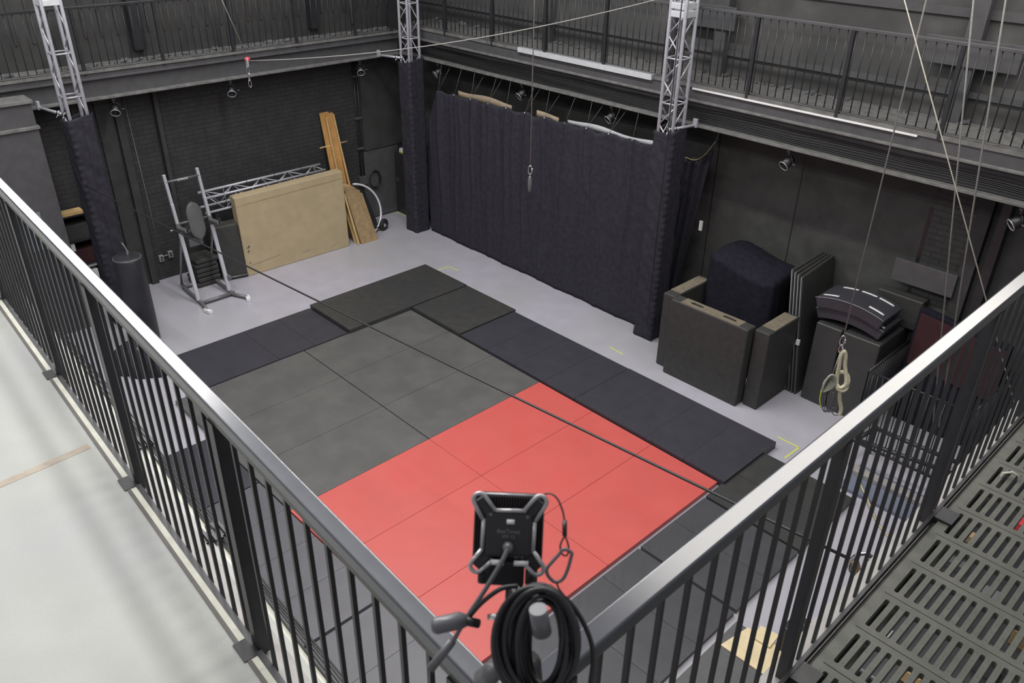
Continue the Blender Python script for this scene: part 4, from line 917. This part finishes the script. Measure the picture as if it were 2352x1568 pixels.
# hanging rope middle
def vrope(u0, v0, Y, z0, z1, r, m, label, X=None):
    q = on('Y', Y, u0, v0); return tag(MB().tube([(q.x, Y, z0), (q.x, Y, z1)], r, 8).build('hanging_rope', m), label, 'rope'), q
o, q = vrope(1218, 378, 3.0, 3.60, 8.5, 0.0055, M_ROPE, 'thin pale rope hanging straight down in front of the curtain')
def carab(c, lab, m=M_CHROME, s=1.0):
    t = thing('carabiner', c, lab, 'carabiner'); c = Vector(c); ax = Vector((0.7, 0.7, 0))
    MB().tube([c + ax * (0.020 * s * math.cos(a)) + Vector((0, 0, 0.048 * s * math.sin(a))) for a in [6.283 * i / 20 for i in range(20)]], 0.0065 * s, 8, closed=True).build('body', m, t)
    MB().tube([c + ax * (0.021 * s) + Vector((0, 0, -0.02 * s)), c + ax * (0.021 * s) + Vector((0, 0, 0.02 * s))], 0.0095 * s, 8).build('gate_sleeve', m, t)
    return t
carab((q.x, 3.0, 3.545), 'small steel carabiner at the end of thin rope before the curtain')
tag(MB().lathe((q.x, 3.0, 3.49), (0, 0, -1), [(0.004, 0), (0.018, 0.03), (0.024, 0.10), (0.018, 0.17), (0.006, 0.20)], 14).build('rope_weight', M_GUN), 'dark teardrop weight hanging under the small carabiner', 'weight')
# knot rope
YK = 4.6
qk = on('Y', YK, 1938, 772); qt = on('Y', YK, 2047, 0)
o = tag(MB().tube([qk, qk + Vector((0, 0, 6.3))], 0.0075, 8).build('hanging_rope', M_ROPE), 'grey rope hanging down to the knotted cream rope at right', 'rope')
carab(qk + Vector((0, 0, -0.055)), 'steel carabiner linking grey rope to the knotted cream rope', M_CHROME, 1.3)
carab(qk + Vector((0, 0, -0.15)), 'second steel carabiner directly above the cream rope knot', M_CHROME, 1.0)
ez = Vector((0, 0, 1)); exk = RX.copy(); exk.z = 0; exk.normalize(); eyk = Vector((exk.y, -exk.x, 0))   # eyk toward camera side
base = qk + Vector((0, 0, -0.20))
pts = [(-0.015, 0, -0.66, 0), ] 
def KP(x, y, z): return base + exk * (x + 0.03 - 0.13 * z) + eyk * y + ez * z
path = [KP(0.035, 0, -0.80), KP(0.045, 0, -0.72), KP(0.02, 0, -0.60), KP(0.015, 0.01, -0.48), KP(0.06, 0.03, -0.40), KP(0.085, 0.02, -0.33), KP(0.06, 0.0, -0.26), KP(0.0, -0.035, -0.27), KP(-0.035, -0.02, -0.36), KP(-0.01, 0.035, -0.42),
        KP(0.05, 0.04, -0.37), KP(0.055, 0.02, -0.28), KP(0.04, 0.0, -0.16), KP(0.035, 0.0, -0.03), KP(0.01, 0.0, 0.02), KP(-0.015, 0.0, -0.04), KP(-0.02, -0.01, -0.18), KP(-0.025, -0.02, -0.32), KP(-0.03, 0.02, -0.43), KP(0.03, 0.045, -0.45), KP(0.075, 0.02, -0.42), KP(0.07, -0.02, -0.38)]
tag(MB().tube(smooth(path), 0.021, 10).build('knotted_rope', M_ROPEC), 'thick cream rope tied in a fat knot hanging at right', 'rope')
t = thing('webbing_bundle', KP(-0.11, 0, -0.45), 'bundle of grey slings looped beside the knotted cream rope', 'sling')
for k in range(7):
    ph = 0.4 * k; mb = MB(); pp = []
    for i in range(20):
        a = 6.283 * i / 20; pp.append(KP(-0.125 + 0.058 * (k + 2) / 8 * math.cos(a) + 0.035 * math.sin(a), 0.010 * (k - 3), -0.38 + 0.105 * (k + 3) / 9 * math.sin(a) + 0.02 * math.cos(2 * a + ph)))
    mb.tube(pp, 0.0125, 6, closed=True); mb.build('sling_loop', M_ROPEG, t)
for k in range(5):
    x = -0.16 + 0.022 * k; MB().tube(smooth([KP(x, 0.01 * k, -0.47), KP(x - 0.01, 0.01 * k, -0.60), KP(x, 0, -0.72 - 0.02 * (k % 2)), KP(x + 0.03, 0, -0.76), KP(x + 0.05, 0, -0.70)], 4), 0.006, 6).build('sling_tail', M_GUN, t)
MB().tube([KP(-0.03, 0, -0.02), KP(-0.09, 0, -0.28)], 0.005, 6).build('sling_cord', M_ROPEG, t)
MB().tube(smooth([KP(-0.19, 0, -0.47), KP(-0.20, 0, -0.60), KP(-0.18, 0, -0.70)], 4), 0.007, 6).build('yellow_red_tail', M_YEL, t)
MB().tube(smooth([KP(-0.07, 0, -0.72), KP(-0.03, 0, -0.80), KP(0.03, 0, -0.80)], 4), 0.005, 6).build('thin_loop', M_GUN, t)
# right hand ropes
def pr(u0, v0, Y0, u1, v1, Y1): return [on('Y', Y0, u0, v0), on('Y', Y1, u1, v1)]
a, b = pr(2310, 0, 4.4, 2188, 765, 4.4); d = (a - b); b2 = b - d * (b.z - 0.4) / d.z if False else b
x_ = b.x
for (ua, va, ub, vb, Yk_, lab) in ((2310, 0, 2190, 765, 4.2, 'grey rope hanging at right, the one farther right of the parallel pair'), (2236, 0, 2162, 775, 4.4, 'grey rope hanging at right, left one of the parallel pair')):
    pa, pb = on('Y', Yk_, ua, va), on('Y', Yk_, ub, vb); d = (pb - pa); tag(MB().tube([pa - d * 0.8, pb + d * 0.35], 0.0075, 8).build('hanging_rope', M_ROPE), lab, 'rope')
pa, pb = on('Y', 4.0, 2077, 0), on('Y', 3.2, 2267, 695); d = pb - pa
tag(MB().tube([pa - d * 0.6, pb + d * 0.35], 0.0048, 8).build('hanging_rope', mat('pale_grey_rope', (0.36, 0.34, 0.29), 0.7, var=0.1, scale=60)), 'slanting pale grey rope crossing the two parallel ropes at right', 'rope')

# ------------------------------------------------------------------ work light rig at the railing corner
ro = math.radians(2.6); UX = (RX * math.cos(ro) + RD * math.sin(ro)); UY = -(RD * math.cos(ro) - RX * math.sin(ro)); UZ = -RF   # UZ toward camera
LC = at(1168, 1218, 1.50)
def q3(x, y, z=0.0): return LC + UX * x + UY * y + UZ * z
t = thing('work_light', LC, 'square black LED work light with silver corner bumpers mounted on the railing corner', 'work light')
H = 0.064
mb = MB().obox(q3(0, 0, -0.020), UX, UY, UZ, H, H, 0.014); mb.build('fin_block', mat('dark_fins', (0.02, 0.014, 0.014), 0.5), t, 0.004)
mb = MB()
for k in range(26):
    s = -0.060 + 0.12 * k / 25
    mb.obox(q3(s, 0, 0.001), UX, UY, UZ, 0.0009, H * 0.97, 0.009); 
mb.build('cooling_fins', mat('dark_fins', (0, 0, 0)), t)
MB().obox(q3(0, -0.003, 0.012), UX, UY, UZ, 0.0445, 0.042, 0.010).build('back_cover', mat('matt_black_cover', (0.03, 0.03, 0.032), 0.45, var=0.1), t, 0.008, 3)
# frame: rounded bumper arms at four corners + rim
def arm(sx, sy, m):
    a = Vector((0.036 * sx, 0.031 * sy if sy > 0 else -0.040)); b = Vector((0.0545 * sx, 0.058 * sy if sy > 0 else -0.061)); dr = (b - a).normalized(); pn = Vector((-dr.y, dr.x)); r = 0.0115
    loop = [a + pn * r * 1.2, b + pn * r]
    for k in range(1, 8):
        an = math.pi * k / 8; loop.append(b + pn * r * math.cos(an) + dr * r * math.sin(an))
    loop += [b - pn * r, a - pn * r * 1.2]
    MB().tube([q3(p.x, p.y, 0.020) for p in loop], 0.0040, 8).build('bumper_rim', m, t)
    MB().obox(q3(*((a + b) / 2), 0.010), UX * dr.x + UY * dr.y, UX * pn.x + UY * pn.y, UZ, 0.018, r * 0.85, 0.008).build('bumper_arm', mat('matt_black_cover', (0, 0, 0)), t, 0.004)
M_BUMP = mat('satin_bumper_metal', (0.50, 0.49, 0.50), 0.25, 0.5, var=0.05)
for sx in (-1, 1):
    for sy in (-1, 1): arm(sx, sy, M_BUMP)
e = 0.0445
for (a, b) in (((-0.025, 0.040), (0.030, 0.041)), ((-0.0455, 0.024), (-0.0465, -0.032)), ((0.0465, 0.022), (0.0455, -0.034))):
    MB().tube([q3(*a, 0.020), q3(*b, 0.020)], 0.0038, 8).build('side_rim', M_BUMP, t)
MB().tube([q3(-0.055, 0.0655, 0.002), q3(0.053, 0.0655, 0.002)], 0.0024, 8).build('top_rim', M_BUMP, t)
MB().tube([q3(-0.004, 0.021, 0.023), q3(0.010, 0.021, 0.023)], 0.0044, 8).build('painted_glint', M_WHITE, t)  # white bar paints a specular highlight onto the cover
for (x0, x1) in ((-0.028, -0.006), (0.012, 0.038)): MB().tube([q3(x0, -0.053, 0.022), q3(x1, -0.053, 0.022)], 0.0048, 8).build('bottom_rim_glint', M_WHITE, t)  # white bars paint the highlights along the bottom bevel
for (body, y, sz) in (('BeeTimes', 0.000, 0.0105), ('VM 12', -0.009, 0.009), ('DC 12', -0.044, 0.006)):
    mw = Matrix((UX, UY, UZ)).transposed().to_4x4()
    text(body, sz, 0.0002, M_PIPING, t, Matrix.Translation(q3(0.0 if y > -0.04 else 0.02, y, 0.0225)) @ mw)
MB().lathe(q3(0, -0.024, 0.022), UZ, [(0.010, 0), (0.010, 0.008), (0.007, 0.014), (0.004, 0.016)], 14).build('cable_gland', M_GUN, t)
for (sx, sy) in ((-0.033, 0.032), (0.033, 0.030)): MB().lathe(q3(sx, sy, 0.0215), UZ, [(0.003, 0), (0.002, 0.001)], 8).build('screw', M_PIPING, t)
br = MB().obox(q3(-0.004, -0.076, 0.0), UX, UY, UZ, 0.036, 0.022, 0.012).build('mount_block', M_BLKPL, t, 0.004)
MB().lathe(q3(-0.052, -0.085, 0.0), UX, [(0.012, 0), (0.014, 0.004), (0.014, 0.016)], 14).build('pivot_knob', M_BLKPL, t)
MB().lathe(q3(0.034, -0.080, 0.0), UX, [(0.016, 0), (0.016, 0.012), (0.012, 0.022)], 14).build('pivot_knob', M_BLKPL, t)
MB().tube([q3(0.015, -0.098, 0.0), q3(0.015, -0.30, -0.02), at(1222, 1600, 1.60)], 0.016, 12).build('stand_post', M_BLKPL, t)
MB().lathe(q3(0.018, -0.100, 0.012), UZ, [(0.008, 0), (0.008, 0.01)], 10).build('lock_nut', M_CHROME, t)
# power lead
pts = smooth([q3(0, -0.024, 0.034), q3(-0.012, -0.050, 0.044), q3(-0.040, -0.100, 0.05), q3(-0.070, -0.150, 0.05), q3(-0.096, -0.205, 0.04)], 6)
MB().tube(pts, 0.0045, 8).build('power_lead', M_GUN, t)
MB().tube([q3(-0.090, -0.190, 0.042), q3(-0.128, -0.246, 0.03)], [0.0075, 0.0085], 10).build('lead_plug', M_GUN, t)
# grip handle (clamp handle) left, knob right
MB().tube([at(1120, 1417, 1.44), at(1172, 1412, 1.44)], 0.0052, 8).build('clamp_rod', M_CHROME, t)
MB().tube([at(992, 1438, 1.42), at(1000, 1437, 1.42), at(1058, 1424, 1.43), at(1075, 1424, 1.44)], [0.010, 0.0145, 0.0150, 0.009], 14).build('grip_handle', M_GUN, t)
MB().tube([at(1068, 1425, 1.43), at(1100, 1432, 1.44)], 0.008, 8).build('handle_ferrule', M_BLKPL, t)
MB().tube([at(1236, 1398, 1.28), at(1245, 1452, 1.30)], [0.0145, 0.0155], 16).build('tension_knob', M_GUN, t)
MB().tube([at(1112, 1560, 1.45), at(1135, 1538, 1.42), at(1150, 1530, 1.42)], [0.02, 0.018, 0.010], 12).build('clamp_knob', M_GUN, t)
MB().lathe(at(1205, 1575, 1.60), (0, 0, 1), [(0.034, -0.06), (0.036, 0), (0.03, 0.07)], 14).build('rail_clamp', M_BLKPL, t)
# safety cable with carabiner
sc = thing('safety_cable', at(1275, 1180, 1.46), 'black safety cable with grey carabiner hanging beside the work light', 'safety cable')
MB().tube(smooth([q3(0.050, 0.064, 0.0), at(1262, 1133, 1.48), at(1280, 1145, 1.47), at(1292, 1172, 1.46), at(1297, 1198, 1.45)], 6), 0.0017, 6).build('cable', M_BLKPL, sc)
MB().tube([at(1297, 1195, 1.45), at(1297, 1230, 1.44)], 0.0042, 8).build('ferrule', M_BLKPL, sc)
MB().tube(smooth([at(1297, 1230, 1.44), at(1287, 1252, 1.44), at(1290, 1270, 1.44), at(1300, 1276, 1.44), at(1306, 1266, 1.44), at(1305, 1250, 1.44), at(1298, 1230, 1.44)], 5), 0.0016, 6).build('cable_loop', M_BLKPL, sc)
MB().tube(smooth([at(1290, 1262, 1.435), at(1302, 1262, 1.435), at(1313, 1270, 1.435), at(1311, 1282, 1.435), at(1303, 1310, 1.435), at(1292, 1330, 1.435), at(1275, 1336, 1.435), at(1259, 1322, 1.435), at(1256, 1306, 1.435), at(1268, 1290, 1.435), at(1286, 1270, 1.435), at(1290, 1262, 1.435)], 5), 0.0032, 8).build('carabiner', M_GUN, sc)
MB().tube(smooth([at(1278, 1336, 1.44), at(1284, 1352, 1.45), at(1300, 1372, 1.46)], 5), 0.0017, 6).build('cable', M_BLKPL, sc)
# cable coil
cc = thing('coiled_cable', at(1225, 1460, 1.42), 'thick bundle of black cable coiled over the light stand', 'cable coil')
rnd = random.Random(3)
for k in range(24):
    f = k / 23; a_ = 98 - 62 * f + rnd.uniform(-3, 3); b_ = 128 - 26 * f + rnd.uniform(-8, 8); cx = 1229 + 22 * f + rnd.uniform(-3, 4); cy = 1470 + rnd.uniform(-4, 14); dep = 1.35 + 0.010 * (k % 8)
    tilt = 0.10 + rnd.uniform(-0.06, 0.08); pp = []
    for i in range(40):
        a = 6.283 * i / 40; x = a_ * math.cos(a); y = b_ * math.sin(a)
        pp.append(at(cx + x * math.cos(tilt) - y * math.sin(tilt) * 0.6, cy + x * math.sin(tilt) + y, dep + 0.010 * math.sin(a * 2 + k)))
    MB().tube(pp, 0.0046, 8, closed=True).build('cable_turn', mat('coil_rubber', (0.025, 0.025, 0.028), 0.38, var=0.1), cc)
MB().tube(smooth([at(1190, 1345, 1.42), at(1150, 1352, 1.42), at(1105, 1385, 1.43), at(1075, 1420, 1.44)], 5), 0.0042, 8).build('loose_turn', M_BLKPL, cc)
MB().tube(smooth([at(1260, 1345, 1.40), at(1310, 1385, 1.40), at(1345, 1440, 1.40), at(1362, 1500, 1.40), at(1355, 1575, 1.40)], 6), 0.0042, 8).build('loose_turn', M_BLKPL, cc)
